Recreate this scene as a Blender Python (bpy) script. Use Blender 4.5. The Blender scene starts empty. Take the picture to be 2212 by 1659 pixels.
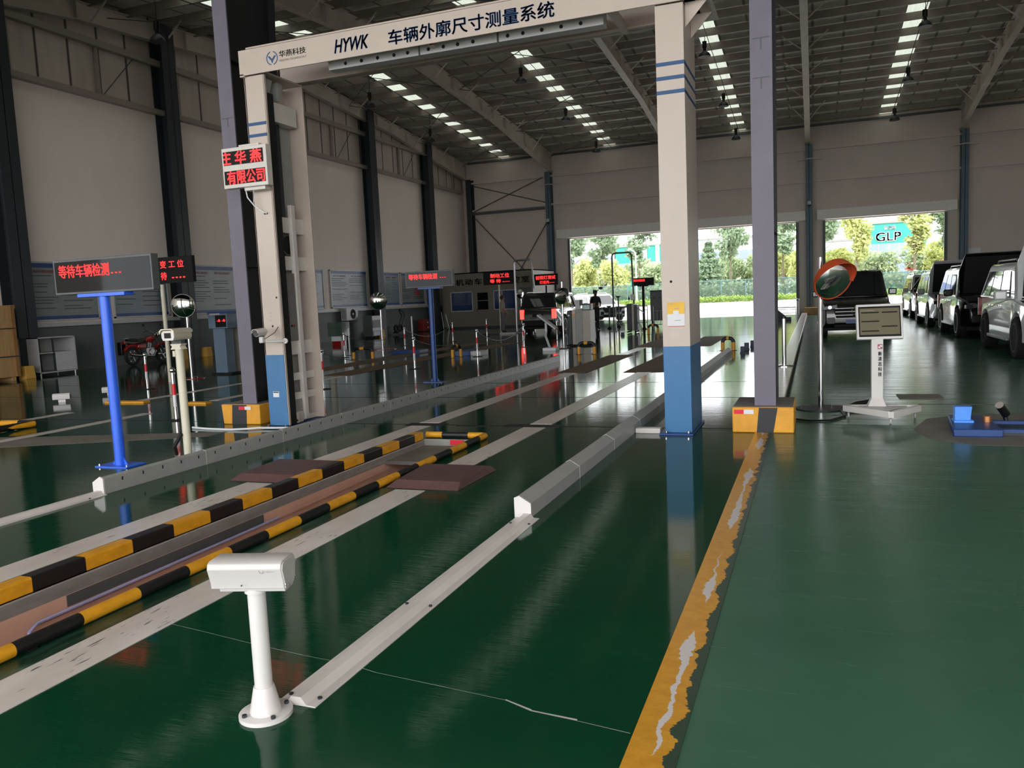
import bpy, bmesh, math, random
from math import sin, cos, pi, radians as R
from mathutils import Vector as V, Matrix
random.seed(7)
sc = bpy.context.scene
COL = sc.collection
# ---------------------------------------------------------------- camera
def make_camera():
    f, yaw, pitch, roll = 1730.716, 0.363149, 0.103911, -0.0453503
    fwd = V((-sin(yaw)*cos(pitch), cos(yaw)*cos(pitch), -sin(pitch)))
    r0 = V((cos(yaw), sin(yaw), 0)); u0 = r0.cross(fwd)
    r = cos(roll)*r0 + sin(roll)*u0; u = -sin(roll)*r0 + cos(roll)*u0
    c = bpy.data.cameras.new('camera'); c.sensor_width = 36; c.lens = f*36/2212
    c.clip_start = .05; c.clip_end = 800
    o = bpy.data.objects.new('camera', c); COL.objects.link(o)
    m = Matrix((r, u, -fwd)).transposed().to_4x4(); m.translation = V((0, 0, 1.5))
    o.matrix_world = m; sc.camera = o
make_camera()
# ---------------------------------------------------------------- sky and exposure
SKY = 5.5
def make_world():
    w = bpy.data.worlds.new('overcast_sky'); sc.world = w; w.use_nodes = True
    n = w.node_tree; n.nodes.clear(); L = n.links.new
    out = n.nodes.new('ShaderNodeOutputWorld'); bg = n.nodes.new('ShaderNodeBackground')
    tc = n.nodes.new('ShaderNodeTexCoord'); nz = n.nodes.new('ShaderNodeTexNoise'); rp = n.nodes.new('ShaderNodeValToRGB')
    nz.inputs['Scale'].default_value = 2.2; nz.inputs['Detail'].default_value = 3
    rp.color_ramp.elements[0].position = .3; rp.color_ramp.elements[0].color = (.90, .95, 1, 1)
    rp.color_ramp.elements[1].position = .7; rp.color_ramp.elements[1].color = (1, .99, .98, 1)
    L(tc.outputs['Generated'], nz.inputs['Vector']); L(nz.outputs['Fac'], rp.inputs['Fac'])
    L(rp.outputs['Color'], bg.inputs['Color']); bg.inputs['Strength'].default_value = SKY
    L(bg.outputs['Background'], out.inputs['Surface'])
make_world()
vs = sc.view_settings
vs.view_transform = 'Standard'; vs.look = 'None'; vs.gamma = 1; vs.use_curve_mapping = False
vs.exposure = 0.0
sc.cycles.use_denoising = True
sc.cycles.max_bounces = 8; sc.cycles.diffuse_bounces = 5; sc.cycles.glossy_bounces = 4
sc.cycles.sample_clamp_indirect = 6
def portal(name, loc, rot, sx, sy):
    l = bpy.data.lights.new(name, 'AREA'); l.shape = 'RECTANGLE'; l.size = sx; l.size_y = sy
    l.cycles.is_portal = True
    o = bpy.data.objects.new(name, l); COL.objects.link(o); o.location = loc; o.rotation_euler = rot
portal('sky_portal', (-3.4, -7.9, 3.4), (R(90), 0, 0), 36, 7.4)
portal('sky_portal', (-10.85, 47.65, 2.5), (R(-90), 0, 0), 6.2, 5)
portal('sky_portal', (-3.9, 47.65, 2.5), (R(-90), 0, 0), 6.1, 5)
portal('sky_portal', (3.5, 47.65, 2.5), (R(-90), 0, 0), 5.9, 5)
# ---------------------------------------------------------------- helpers
def lin(h):
    if isinstance(h, (tuple, list)): return tuple(h[:3])
    h = h.lstrip('#'); c = [int(h[i:i+2], 16)/255 for i in (0, 2, 4)]
    return tuple(x/12.92 if x <= .04045 else ((x+.055)/1.055)**2.4 for x in c)
class NT:
    def __init__(s, name):
        s.m = bpy.data.materials.new(name); s.m.use_nodes = True; s.t = s.m.node_tree
        s.p = s.t.nodes['Principled BSDF']; s.out = s.t.nodes['Material Output']; s.L = s.t.links.new
    def n(s, kind, **kw):
        o = s.t.nodes.new('ShaderNode'+kind)
        for k, v in kw.items():
            if k in ('operation', 'data_type', 'blend_type', 'wave_type', 'bands_direction', 'noise_dimensions', 'feature'): setattr(o, k, v)
            else: o.inputs[k.replace('_', ' ')].default_value = v
        return o
    def coords(s, scale=(1, 1, 1)):
        tc = s.n('TexCoord'); mp = s.n('Mapping'); mp.inputs['Scale'].default_value = scale
        s.L(tc.outputs['Object'], mp.inputs['Vector']); return mp.outputs['Vector']
    def noise(s, vec, scale, detail=4, rough=.6):
        o = s.n('TexNoise'); o.inputs['Scale'].default_value = scale; o.inputs['Detail'].default_value = detail; o.inputs['Roughness'].default_value = rough
        s.L(vec, o.inputs['Vector']); return o.outputs['Fac']
    def ramp(s, fac, stops):
        o = s.n('ValToRGB'); e = o.color_ramp.elements
        while len(e) < len(stops): e.new(.5)
        for q, (p, c) in zip(e, stops):
            q.position = p; q.color = tuple(lin(c))+(1,) if not isinstance(c, (int, float)) else (c, c, c, 1)
        s.L(fac, o.inputs['Fac']); return o.outputs['Color']
    def mix(s, fac, a, b):
        o = s.n('Mix', data_type='RGBA')
        for v, i in ((fac, 0), (a, 6), (b, 7)):
            if hasattr(v, 'node'): s.L(v, o.inputs[i])
            elif i == 0: o.inputs[0].default_value = v
            else: o.inputs[i].default_value = tuple(lin(v))+(1,)
        return o.outputs[2]
    def math(s, op, a, b=0.):
        o = s.n('Math', operation=op)
        for v, i in ((a, 0), (b, 1)):
            if hasattr(v, 'node'): s.L(v, o.inputs[i])
            else: o.inputs[i].default_value = v
        return o.outputs[0]
    def bump(s, h, strength=.3, dist=.01):
        b = s.n('Bump'); b.inputs['Strength'].default_value = strength; b.inputs['Distance'].default_value = dist
        s.L(h, b.inputs['Height']); s.L(b.outputs['Normal'], s.p.inputs['Normal'])
    def set(s, **kw):
        for k, v in kw.items():
            k = k.replace('_', ' ')
            if hasattr(v, 'node'): s.L(v, s.p.inputs[k])
            else: s.p.inputs[k].default_value = v
def mat(name, col, rough=.5, metal=0, var=.1, scale=6, bump=0, coat=0, spec=.5, stretch=(1, 1, 1)):
    t = NT(name); c = lin(col); v = t.coords(stretch); f = t.noise(v, scale)
    lo = tuple(x*(1-var) for x in c); hi = tuple(min(1, x*(1+var)) for x in c)
    t.set(Base_Color=t.ramp(f, [(.3, lo), (.7, hi)]), Metallic=metal, Roughness=rough, Coat_Weight=coat, Specular_IOR_Level=spec)
    if coat: t.p.inputs['Coat Roughness'].default_value = .03
    if bump: t.bump(f, bump, .01)
    return t.m
def emit(name, col, strength, base='#050505'):
    t = NT(name); f = t.noise(t.coords(), 30)
    t.set(Base_Color=t.ramp(f, [(0, lin(base)), (1, lin(base))]), Emission_Color=tuple(lin(col))+(1,), Emission_Strength=strength); return t.m
class M:
    """collects shapes into one mesh"""
    def __init__(s): s.b = bmesh.new(); s.mi = 0
    def _m(s, vs):
        for v in vs:
            for f in v.link_faces: f.material_index = s.mi
    def pts(s, co): return [s.b.verts.new(c) for c in co]
    def face(s, co):
        f = s.b.faces.new(s.pts(co)); f.material_index = s.mi; return f
    def box(s, x0, x1, y0, y1, z0, z1, mt=None):
        v = [s.b.verts.new(c) for c in ((x0,y0,z0),(x1,y0,z0),(x1,y1,z0),(x0,y1,z0),(x0,y0,z1),(x1,y0,z1),(x1,y1,z1),(x0,y1,z1))]
        for q in ((3,2,1,0),(4,5,6,7),(0,1,5,4),(1,2,6,5),(2,3,7,6),(3,0,4,7)):
            s.b.faces.new([v[i] for i in q]).material_index = s.mi
        if mt is not None: bmesh.ops.transform(s.b, matrix=mt, verts=v)
        return v
    def cb(s, c, d, rx=0, ry=0, rz=0):
        """box of size d centred at c and turned"""
        mt = Matrix.Translation(c) @ Matrix.Rotation(rz, 4, 'Z') @ Matrix.Rotation(ry, 4, 'Y') @ Matrix.Rotation(rx, 4, 'X')
        return s.box(-d[0]/2, d[0]/2, -d[1]/2, d[1]/2, -d[2]/2, d[2]/2, mt)
    def prism(s, poly, axis, a, b):
        """extrude a 2-D outline along an axis; x:(y,z) y:(x,z) z:(x,y)"""
        def P(p, t): return {'x': (t, p[0], p[1]), 'y': (p[0], t, p[1]), 'z': (p[0], p[1], t)}[axis]
        A = s.pts([P(p, a) for p in poly]); B = s.pts([P(p, b) for p in poly]); n = len(poly); fs = []
        fs.append(s.b.faces.new(A)); fs.append(s.b.faces.new(B[::-1]))
        for i in range(n): fs.append(s.b.faces.new((A[i], B[i], B[(i+1) % n], A[(i+1) % n])))
        for f in fs: f.material_index = s.mi
        bmesh.ops.recalc_face_normals(s.b, faces=fs); return A+B
    def rings(s, rings, cap=True, closed=False):
        rs = [s.pts(r) for r in rings]; n = len(rs[0]); fs = []
        pairs = list(zip(rs, rs[1:])) + ([(rs[-1], rs[0])] if closed else [])
        for p, q in pairs:
            for i in range(n): fs.append(s.b.faces.new((p[i], p[(i+1) % n], q[(i+1) % n], q[i])))
        if cap and not closed: fs.append(s.b.faces.new(rs[0][::-1])); fs.append(s.b.faces.new(rs[-1]))
        for f in fs: f.material_index = s.mi
        bmesh.ops.recalc_face_normals(s.b, faces=fs); return [v for r in rs for v in r]
    def cyl(s, p0, p1, r, r2=None, n=14, cap=True):
        p0, p1 = V(p0), V(p1); d = (p1-p0).normalized(); a = d.orthogonal().normalized(); b = d.cross(a); r2 = r if r2 is None else r2
        return s.rings([[p0+(a*cos(t)+b*sin(t))*r for t in [2*pi*i/n for i in range(n)]], [p1+(a*cos(t)+b*sin(t))*r2 for t in [2*pi*i/n for i in range(n)]]], cap)
    def tube(s, path, r, n=8, closed=False):
        P = [V(p) for p in path]; k = len(P); out = []; a = None
        for i, p in enumerate(P):
            pr = P[i-1] if (i or closed) else p; nx = P[(i+1) % k] if (i < k-1 or closed) else p
            d = (nx-pr).normalized()
            if a is None: a = d.orthogonal().normalized()
            a = (a-d*a.dot(d)).normalized(); b = d.cross(a); rr = r[i] if isinstance(r, (list, tuple)) else r
            c = 1.
            if 0 < i < k-1 or closed:
                q = (p-pr).normalized().dot((nx-p).normalized()); c = 1/max(.5, math.sqrt(max(0, (1+q)/2)))
            out.append([p+(a*cos(t)+b*sin(t))*rr*(1+(c-1)*.5) for t in [2*pi*j/n for j in range(n)]])
        return s.rings(out, True, closed)
    def lathe(s, prof, c=(0, 0, 0), n=24, mt=None):
        """profile of (r,z) turned about z"""
        c = V(c); rs = []
        for r, z in prof: rs.append([c+V((max(r, 1e-4)*cos(2*pi*i/n), max(r, 1e-4)*sin(2*pi*i/n), z)) for i in range(n)])
        v = s.rings(rs, True)
        if mt is not None: bmesh.ops.transform(s.b, matrix=mt, verts=v)
        return v
    def ball(s, c, r, n=16, sc3=(1, 1, 1)):
        prof = [(r*sin(pi*i/8), -r*cos(pi*i/8)) for i in range(9)]
        v = s.lathe(prof, (0, 0, 0), n, Matrix.Translation(c) @ Matrix.Diagonal(V(sc3).to_4d())); return v
    def torus(s, c, Rr, r, axis='z', n=28, k=10):
        rs = []
        for i in range(n):
            t = 2*pi*i/n; ring = []
            for j in range(k):
                u = 2*pi*j/k; q = Rr+r*cos(u); h = r*sin(u)
                p = {'z': (q*cos(t), q*sin(t), h), 'x': (h, q*cos(t), q*sin(t)), 'y': (q*cos(t), h, q*sin(t))}[axis]; ring.append(V(c)+V(p))
            rs.append(ring)
        return s.rings(rs, False, True)
    def build(s, name, mats, parent=None, bevel=0, smooth=True, loc=None, seg=2, ang=35):
        me = bpy.data.meshes.new(name); bmesh.ops.remove_doubles(s.b, verts=s.b.verts, dist=1e-6)
        s.b.to_mesh(me); s.b.free()
        for m in (mats if isinstance(mats, (list, tuple)) else [mats]): me.materials.append(m)
        if smooth:
            for p in me.polygons: p.use_smooth = True
            me.set_sharp_from_angle(angle=R(ang))
        o = bpy.data.objects.new(name, me); COL.objects.link(o)
        if parent is not None: o.parent = parent
        if loc is not None: o.location = loc
        if bevel:
            b = o.modifiers.new('edge', 'BEVEL'); b.width = bevel; b.segments = seg; b.limit_method = 'ANGLE'; b.angle_limit = R(40)
        return o
def tag(o, label=None, cat=None, group=None, kind=None):
    if label: o['label'] = label
    if cat: o['category'] = cat
    if group: o['group'] = group
    if kind: o['kind'] = kind
    return o
def thing(name, label, cat, loc=(0, 0, 0), rz=0, group=None):
    o = bpy.data.objects.new(name, None); COL.objects.link(o); o.location = loc; o.rotation_euler = (0, 0, rz)
    o.empty_display_size = .1; return tag(o, label, cat, group)
def kids(o): return [c for c in bpy.data.objects if c.parent == o]
def dup(root, loc, rz=None, label=None, group=None):
    def cp(o, par):
        c = o.copy(); COL.objects.link(c)
        if par is not None: c.parent = par
        for k in kids(o): cp(k, c)
        return c
    r = cp(root, None); r.location = loc
    if rz is not None: r.rotation_euler[2] = rz
    if label: r['label'] = label
    if group: r['group'] = group
    return r
def text(body, m, parent, loc, w=None, h=None, name='lettering', rot=(R(90), 0, 0), depth=.002, bold=0, shear=0, spacing=1, clip=None):
    """writing as a thin mesh; loc is the middle of the line, w and h its size"""
    c = bpy.data.curves.new(name, 'FONT'); c.body = body; c.size = 1; c.extrude = .005; c.shear = shear; c.space_character = spacing; c.resolution_u = 3
    o = bpy.data.objects.new(name, c); COL.objects.link(o)
    dg = bpy.context.evaluated_depsgraph_get(); me = bpy.data.meshes.new_from_object(o.evaluated_get(dg))
    bpy.data.objects.remove(o); xs = [v.co.x for v in me.vertices]; ys = [v.co.y for v in me.vertices]
    x0, x1, y0, y1 = min(xs), max(xs), min(ys), max(ys)
    sy = h/(y1-y0) if h else w/(x1-x0); sx = w/(x1-x0) if w else sy
    for v in me.vertices: v.co = ((v.co.x-(x0+x1)/2)*sx, (v.co.y-(y0+y1)/2)*sy, v.co.z/.005*depth)
    if clip is not None:
        b = bmesh.new(); b.from_mesh(me)
        bmesh.ops.bisect_plane(b, geom=b.verts[:]+b.edges[:]+b.faces[:], plane_co=(clip, 0, 0), plane_no=(-1, 0, 0), clear_outer=True)
        b.to_mesh(me); b.free()
    if bold:
        q = bold*min(sx, sy)*.9; b = bmesh.new(); b.from_mesh(me); src = b.verts[:]+b.edges[:]+b.faces[:]
        for dx, dy in ((q, 0), (-q, 0), (0, q), (0, -q)):
            d = bmesh.ops.duplicate(b, geom=src)['geom']; bmesh.ops.translate(b, vec=(dx, dy, 0), verts=[e for e in d if isinstance(e, bmesh.types.BMVert)])
        b.to_mesh(me); b.free()
    me.name = name; me.materials.clear(); me.materials.append(m)
    o = bpy.data.objects.new(name, me); COL.objects.link(o); o.parent = parent; o.location = loc; o.rotation_euler = rot
    return o
# ---------------------------------------------------------------- materials
def floor_mat():
    t = NT('green_epoxy'); tc = t.n('TexCoord'); sx = t.n('SeparateXYZ'); t.L(tc.outputs['Object'], sx.inputs[0])
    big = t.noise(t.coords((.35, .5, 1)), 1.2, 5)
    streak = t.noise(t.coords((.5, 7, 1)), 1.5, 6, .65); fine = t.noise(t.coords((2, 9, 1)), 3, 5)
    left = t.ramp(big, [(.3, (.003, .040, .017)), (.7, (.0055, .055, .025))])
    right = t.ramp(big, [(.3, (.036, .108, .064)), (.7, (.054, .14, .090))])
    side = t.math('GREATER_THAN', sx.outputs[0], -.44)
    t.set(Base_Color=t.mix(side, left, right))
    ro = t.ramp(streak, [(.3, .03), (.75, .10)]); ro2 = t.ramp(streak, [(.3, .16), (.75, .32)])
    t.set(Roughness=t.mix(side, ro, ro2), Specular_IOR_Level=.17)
    h = t.math('ADD', t.math('MULTIPLY', streak, .7), t.math('MULTIPLY', fine, .3)); t.bump(h, .07, .012)
    return t.m
def yellow_line_mat():
    t = NT('worn_yellow_paint'); tc = t.n('TexCoord'); s = t.n('SeparateXYZ'); t.L(tc.outputs['Object'], s.inputs[0])
    n1 = t.noise(t.coords((1, 2.2, 1)), 2.2, 6, .7); n2 = t.noise(t.coords((6, 9, 1)), 2, 6, .7); n3 = t.noise(t.coords((.1, .9, .1)), 1.3, 2)
    u = t.math('DIVIDE', t.math('ADD', s.outputs[0], .59), .17)
    edge = t.math('ADD', t.math('MULTIPLY', t.math('SUBTRACT', n1, .5), 1.1), .80)
    off = t.math('GREATER_THAN', u, edge)
    d = t.math('ABSOLUTE', t.math('SUBTRACT', u, t.math('ADD', .5, t.math('MULTIPLY', t.math('SUBTRACT', n1, .5), .5))))
    wd = t.math('MULTIPLY', t.math('MAXIMUM', t.math('SUBTRACT', n3, .44), 0), t.math('MULTIPLY', n2, 1.9))
    peel = t.math('LESS_THAN', d, wd)
    c = t.ramp(n2, [(.3, '#B97F1C'), (.7, '#D39A2C')]); c = t.mix(off, c, (.02, .05, .03)); c = t.mix(peel, c, '#C9C4C4')
    t.set(Base_Color=c, Roughness=.28); return t.m
def stripe_mat():
    t = NT('white_floor_paint'); n = t.noise(t.coords((2, 1, 1)), 1.5, 5); sc_ = t.noise(t.coords((60, 7, 1)), 1, 3, .5); blot = t.noise(t.coords((3, 1.2, 1)), 1.1, 2)
    c = t.ramp(n, [(.3, '#BDB4AB'), (.7, '#D6CFC8')])
    w = t.math('MULTIPLY', t.math('GREATER_THAN', sc_, .64), t.math('GREATER_THAN', blot, .53))
    t.set(Base_Color=t.mix(w, c, '#5a5552'), Roughness=.3); return t.m
def hazard_mat(name, y0, step, axis=1, a='#D8981C', b='#0d0d0e'):
    t = NT(name); tc = t.n('TexCoord'); s = t.n('SeparateXYZ'); t.L(tc.outputs['Object'], s.inputs[0])
    q = t.math('MODULO', t.math('ADD', t.math('DIVIDE', t.math('SUBTRACT', s.outputs[axis], y0), step), 200), 2)
    n = t.noise(t.coords((6, 3, 6)), 3, 5); k = t.math('GREATER_THAN', q, 1)
    ca = t.ramp(n, [(.25, tuple(.7*x for x in lin(a))), (.6, lin(a))]); cb = t.ramp(n, [(.3, lin(b)), (.85, '#1c1c1c')])
    t.set(Base_Color=t.mix(k, ca, cb), Roughness=.4); t.bump(n, .15, .004); return t.m
def worn_mat():
    t = NT('worn_green_strip'); n = t.noise(t.coords((5, 1.3, 1)), 1.6, 6, .7); c = t.ramp(n, [(.45, (.006, .03, .016)), (.56, (.03, .075, .05)), (.68, (.11, .17, .135))]); t.set(Base_Color=c, Roughness=.3); return t.m
def clad_mat(name, c0, c1, axis='Y', rib=.9, dirt='#3a3430'):
    t = NT(name); v = t.coords(); w = t.n('TexWave', wave_type='BANDS', bands_direction=axis); w.inputs['Scale'].default_value = .314/rib; w.inputs['Distortion'].default_value = 0
    t.L(v, w.inputs['Vector']); st = t.noise(t.coords((.9, .9, .16)), 1.6, 5, .65)
    c = t.ramp(st, [(.3, c0), (.7, c1)]); rib_ = t.ramp(w.outputs['Fac'], [(.0, 1.), (.03, 0.)])
    t.set(Base_Color=t.mix(rib_, c, dirt), Roughness=.55); t.bump(w.outputs['Fac'], .25, .02); return t.m
def skylight_mat():
    t = NT('translucent_roof_panel'); tr = t.n('BsdfTranslucent'); f = t.noise(t.coords((6, .4, 1)), 3)
    t.L(t.ramp(f, [(.3, (.135, .145, .118)), (.7, (.17, .18, .15))]), tr.inputs['Color']); t.L(tr.outputs[0], t.out.inputs['Surface']); return t.m
def glass_mat(name, tint=(.02, .025, .03), rough=.03, alpha=1., spec=.6):
    t = NT(name); f = t.noise(t.coords(), 3); t.set(Base_Color=t.ramp(f, [(.3, tint), (.7, tuple(x*1.15 for x in tint))]), Roughness=rough, Specular_IOR_Level=spec, Alpha=alpha); return t.m
X = {}
X['floor'] = floor_mat(); X['yline'] = yellow_line_mat(); X['stripe'] = stripe_mat()
X['white'] = mat('white_enamel', '#CFCAC7', .35, var=.03); X['railgrey'] = mat('rail_grey_paint', '#979794', .4, var=.06); X['hwhite'] = mat('housing_white', '#BFBBB8', .35, var=.03); X['gwhite'] = mat('gantry_white', '#BCAEA2', .4, var=.03); X['offwhite'] = mat('offwhite_enamel', '#C9C4BC', .4, var=.05)
X['cream'] = mat('cream_enamel', '#CFC9B4', .45, var=.05)
X['gblue'] = mat('gantry_blue', '#2F6A9A', .4, var=.04); X['navy'] = mat('navy_lettering', '#1F4A78', .5, var=.03); X['ink'] = mat('dark_ink', '#22303c', .5); X['faint'] = mat('faint_ink', '#9a948c', .5)
X['blue'] = mat('blue_pole_paint', '#2A62DE', .3, var=.1); X['dblue'] = mat('dark_blue_paint', '#153C78', .4); X['lblue'] = mat('light_blue_paint', '#4C93F0', .4)
X['grey'] = mat('grey_paint', '#8A8A86', .45, var=.08); X['lgrey'] = mat('light_grey_paint', '#B3B2B2', .4, var=.06); X['shutter'] = mat('shutter_box_paint', '#DDD6D0', .5, var=.04); X['dgrey'] = mat('dark_grey_paint', '#4c4f50', .5, var=.1)
X['purple'] = mat('purple_grey_daylit', '#66616E', .5, var=.08, scale=3); X['slate'] = mat('slate_steel_paint', '#262C32', .5, var=.15, scale=2)
X['bluegrey'] = mat('blue_grey_steel_paint', '#4A5C68', .5, var=.12, scale=2)
X['black'] = mat('black_plastic', '#0b0b0c', .4, var=.2); X['mblack'] = mat('matte_black', '#050505', .8, var=.2); X['rubber'] = mat('rubber', '#101010', .75, var=.2)
X['screen'] = glass_mat('display_glass', (.006, .006, .007), .04, spec=.13); X['chrome'] = mat('polished_steel', '#D8D8DA', .12, 1, var=.03); X['steel'] = mat('brushed_steel', '#9b9b9d', .32, .9, var=.1)
X['mirror'] = mat('mirror_glass', '#E8ECEC', .015, 1, var=.01); X['red'] = mat('red_band', '#D3182A', .4, var=.05); X['redpaint'] = mat('red_paint', '#8c1512', .25, coat=.5)
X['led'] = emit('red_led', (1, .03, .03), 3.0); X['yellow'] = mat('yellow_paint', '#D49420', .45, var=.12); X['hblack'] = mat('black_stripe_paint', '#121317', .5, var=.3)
X['brown'] = mat('brown_steel_plate', '#5a403e', .5, var=.18, scale=9, bump=.1); X['matbrown'] = mat('coarse_brown_mat', '#5E4A30', .8, var=.25, scale=14, bump=.5, stretch=(1, .4, 1))
X['pit'] = mat('pit_red_oxide', '#C79E8A', .6, var=.12, scale=2); X['concrete'] = mat('rough_concrete', '#7B7672', .8, var=.18, scale=5, bump=.4); X['slab'] = mat('bare_slab', '#6e6a62', .6, var=.2, scale=3, bump=.1)
X['wall'] = mat('wall_plaster', '#EDE0D7', .8, var=.04, scale=.7, stretch=(1, 1, .5)); X['dado'] = mat('grey_dado_paint', '#5c6262', .6, var=.08, scale=1); X['back'] = mat('back_wall_panel', '#CBBDB4', .7, var=.05, scale=.6)
X['wood'] = mat('crate_plywood', '#B08A5A', .7, var=.18, scale=3, stretch=(1, 6, .5)); X['orange'] = mat('orange_plastic', '#C8502A', .4, var=.06)
X['paper'] = mat('paper_white', '#D5D6DA', .6, var=.03); X['tan'] = mat('tan_enamel', '#9a9186', .4, var=.05); X['carton'] = mat('yellow_foam_block', '#C79A45', .7)
X['purlin'] = mat('purlin_paint', '#857b72', .6, var=.15, scale=1.5); X['rafter'] = mat('rafter_paint', '#c2b8ab', .5, var=.12, scale=1.2)
# ================================================================ building
XL, XR, YF, YB = -20.8, 14.0, -7.0, 47.6
def roof(y): return 11.95-.0813*abs(y-28.3)
def make_floor():
    f = M(); xs = (XL, -4.1, -3.42, XR); ys = (YF, -1.0, 7.95, YB)
    for i in range(3):
        for j in range(3):
            if i == 1 and j == 1: continue
            f.face([(xs[i], ys[j], 0), (xs[i+1], ys[j], 0), (xs[i+1], ys[j+1], 0), (xs[i], ys[j+1], 0)])
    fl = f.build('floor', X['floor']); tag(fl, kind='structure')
    def strip(name, m, poly, z=.004, label=None):
        a = M(); a.prism(poly, 'z', .0005, z); o = a.build(name, m, fl, smooth=False)
        if label: o['label'] = label
        return o
    def rect(x0, x1, y0, y1): return [(x0, y0), (x1, y0), (x1, y1), (x0, y1)]
    for x0, x1 in ((-4.71, -4.44), (-3.22, -2.95)):
        for y0, y1 in ((-4, 5.68), (6.5, 8.80), (9.03, 15.35), (19.95, 22.6)): strip('painted_stripe', X['stripe'], rect(x0, x1, y0, y1), label='white painted wheel stripe')
    for x0 in (-11.5, -9.85):
        strip('painted_stripe', X['stripe'], rect(x0, x0+.2, -2, 9.6)); strip('painted_stripe', X['stripe'], rect(x0-.02, x0+.18, 11.1, 15.2))
    strip('yellow_line', X['yline'], rect(-.59, -.42, .5, 8.72), label='worn yellow lane line with peeled patches')
    strip('yellow_line', X['yline'], rect(-.59, -.42, 9.4, 11.2)); strip('worn_strip', worn_mat(), rect(-3.36, -3.22, -2, 5.7), .0015, 'worn pale green strip between the pit pipe and the white stripe')
    for x0, x1, y0, y1 in ((-4.87, -4.25, 15.35, 19.9), (-3.5, -2.72, 15.35, 19.9), (-4.83, -4.05, 22.65, 27.5), (-3.44, -2.68, 22.65, 27.4), (-11.85, -11.15, 15.5, 27), (-10.42, -9.7, 15.3, 26.5)):
        strip('rough_mat', X['matbrown'], rect(x0, x1, y0, y1), .008, 'coarse brown grip strip laid in the floor')
    for y in (8.9, 11.55, 13.6, 20.6, 28.0, 33.5): strip('floor_joint', X['mblack'], rect(-20.7, -.6, y, y+.022), .0015)
    for x0, x1, w in ((-4.82, -4.3, .21), (-4.12, -3.62, .1), (-3.5, -2.8, .21)): strip('dark_patch', X['hblack'], rect(x0, x1, 8.81, 8.81+w), .002)
    strip('floor_joint', X['slab'], rect(1.2, 9, 10.9, 10.96), .002)
    strip('bare_concrete_patch', X['slab'], [(.95, 9.05), (1.02, 8.5), (1.35, 8.2), (4, 8.15), (4, 10.25), (1.7, 10.15), (1.15, 9.75)], .002, 'bare concrete patch round the blue roller bed')
    strip('drain_cover', X['slab'], rect(1.03, 1.55, 11.4, 11.88), .006)
    strip('bare_concrete_patch', X['slab'], [(-13, 6.4), (-9.5, 6.7), (-7, 7.8), (-7, 8.15), (-9.6, 7.5), (-13, 6.9)], .002)
    strip('yellow_bar', X['yellow'], rect(-11.9, -11.0, 10.75, 10.9), .03); strip('yellow_bar', X['yellow'], rect(-10.0, -9.55, 10.65, 10.8), .03)
    cr = M(); P = [(-3.02, 2.94), (-2.75, 2.9), (-2.45, 2.85), (-2.1, 2.8), (-1.86, 2.78), (-1.7, 2.74), (-1.35, 2.7), (-1.1, 2.67), (-.98, 2.62), (-.8, 2.6), (-.6, 2.57)]
    for (a, b), (c, d) in zip(P, P[1:]):
        w = random.uniform(.001, .003) if not -1.15 < a < -.9 else .011
        cr.face([(a, b-.001, .0012), (c, d-.001, .0012), (c, d+w, .0012), (a, b+w*.6, .0012)])
    cr.build('floor_crack', X['lgrey'], fl)
    # inspection pit lining
    p = M(); x0, x1, y0, y1, zb = -4.1, -3.42, -1.0, 7.95, -1.5
    p.face([(x0, y0, zb), (x1, y0, zb), (x1, y1, zb), (x0, y1, zb)]); p.face([(x1, y0, 0), (x1, y1, 0), (x1, y1, zb), (x1, y0, zb)])
    p.face([(x0, y0, 0), (x1, y0, 0), (x1, y0, zb), (x0, y0, zb)]); p.face([(x0, y0, -.095), (x0, y0, zb), (x0, y1, zb), (x0, y1, -.095)])
    p.mi = 1; p.face([(x0, y0, 0), (x0, y0, -.095), (x0, y1, -.095), (x0, y1, 0)])
    p.mi = 2; p.face([(x0, y1, 0), (x0, y1, zb), (x1, y1, zb), (x1, y1, 0)])
    p.build('pit_lining', [X['pit'], X['concrete'], X['grey']], fl)
    a = M(); a.box(x0-.01, x0+.006, 3.3, 5.1, -.165, -.098); a.build('pit_panel', X['dgrey'], fl)
    a = M(); a.box(x0, x1, 7.05, 7.93, -.1, -.07); a.mi = 1; a.box(x0, x1, 7.04, 7.05, -.1, -.065); a.build('pit_cover_plate', [X['slab'], X['steel']], fl)
    a = M(); a.box(-3.78, -3.62, 7.935, 7.949, -.06, -.005); a.build('red_mark', X['red'], fl)
    a = M(); a.tube([(x0+.03, 3.02, -.6), (x0+.03, 3.03, -.2), (x0+.03, 3.08, -.175), (x0+.03, 5.25, -.165)], .011); a.build('pit_handrail', mat('lilac_conduit', '#9C9AC0', .5), fl)
    a = M(); a.tube([(x0+.02, 5.25, -.165), (x0+.02, 7.0, -.15)], .012, 4); a.build('pit_ledge', X['pit'], fl)
    return fl
FLOOR = make_floor()
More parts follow.
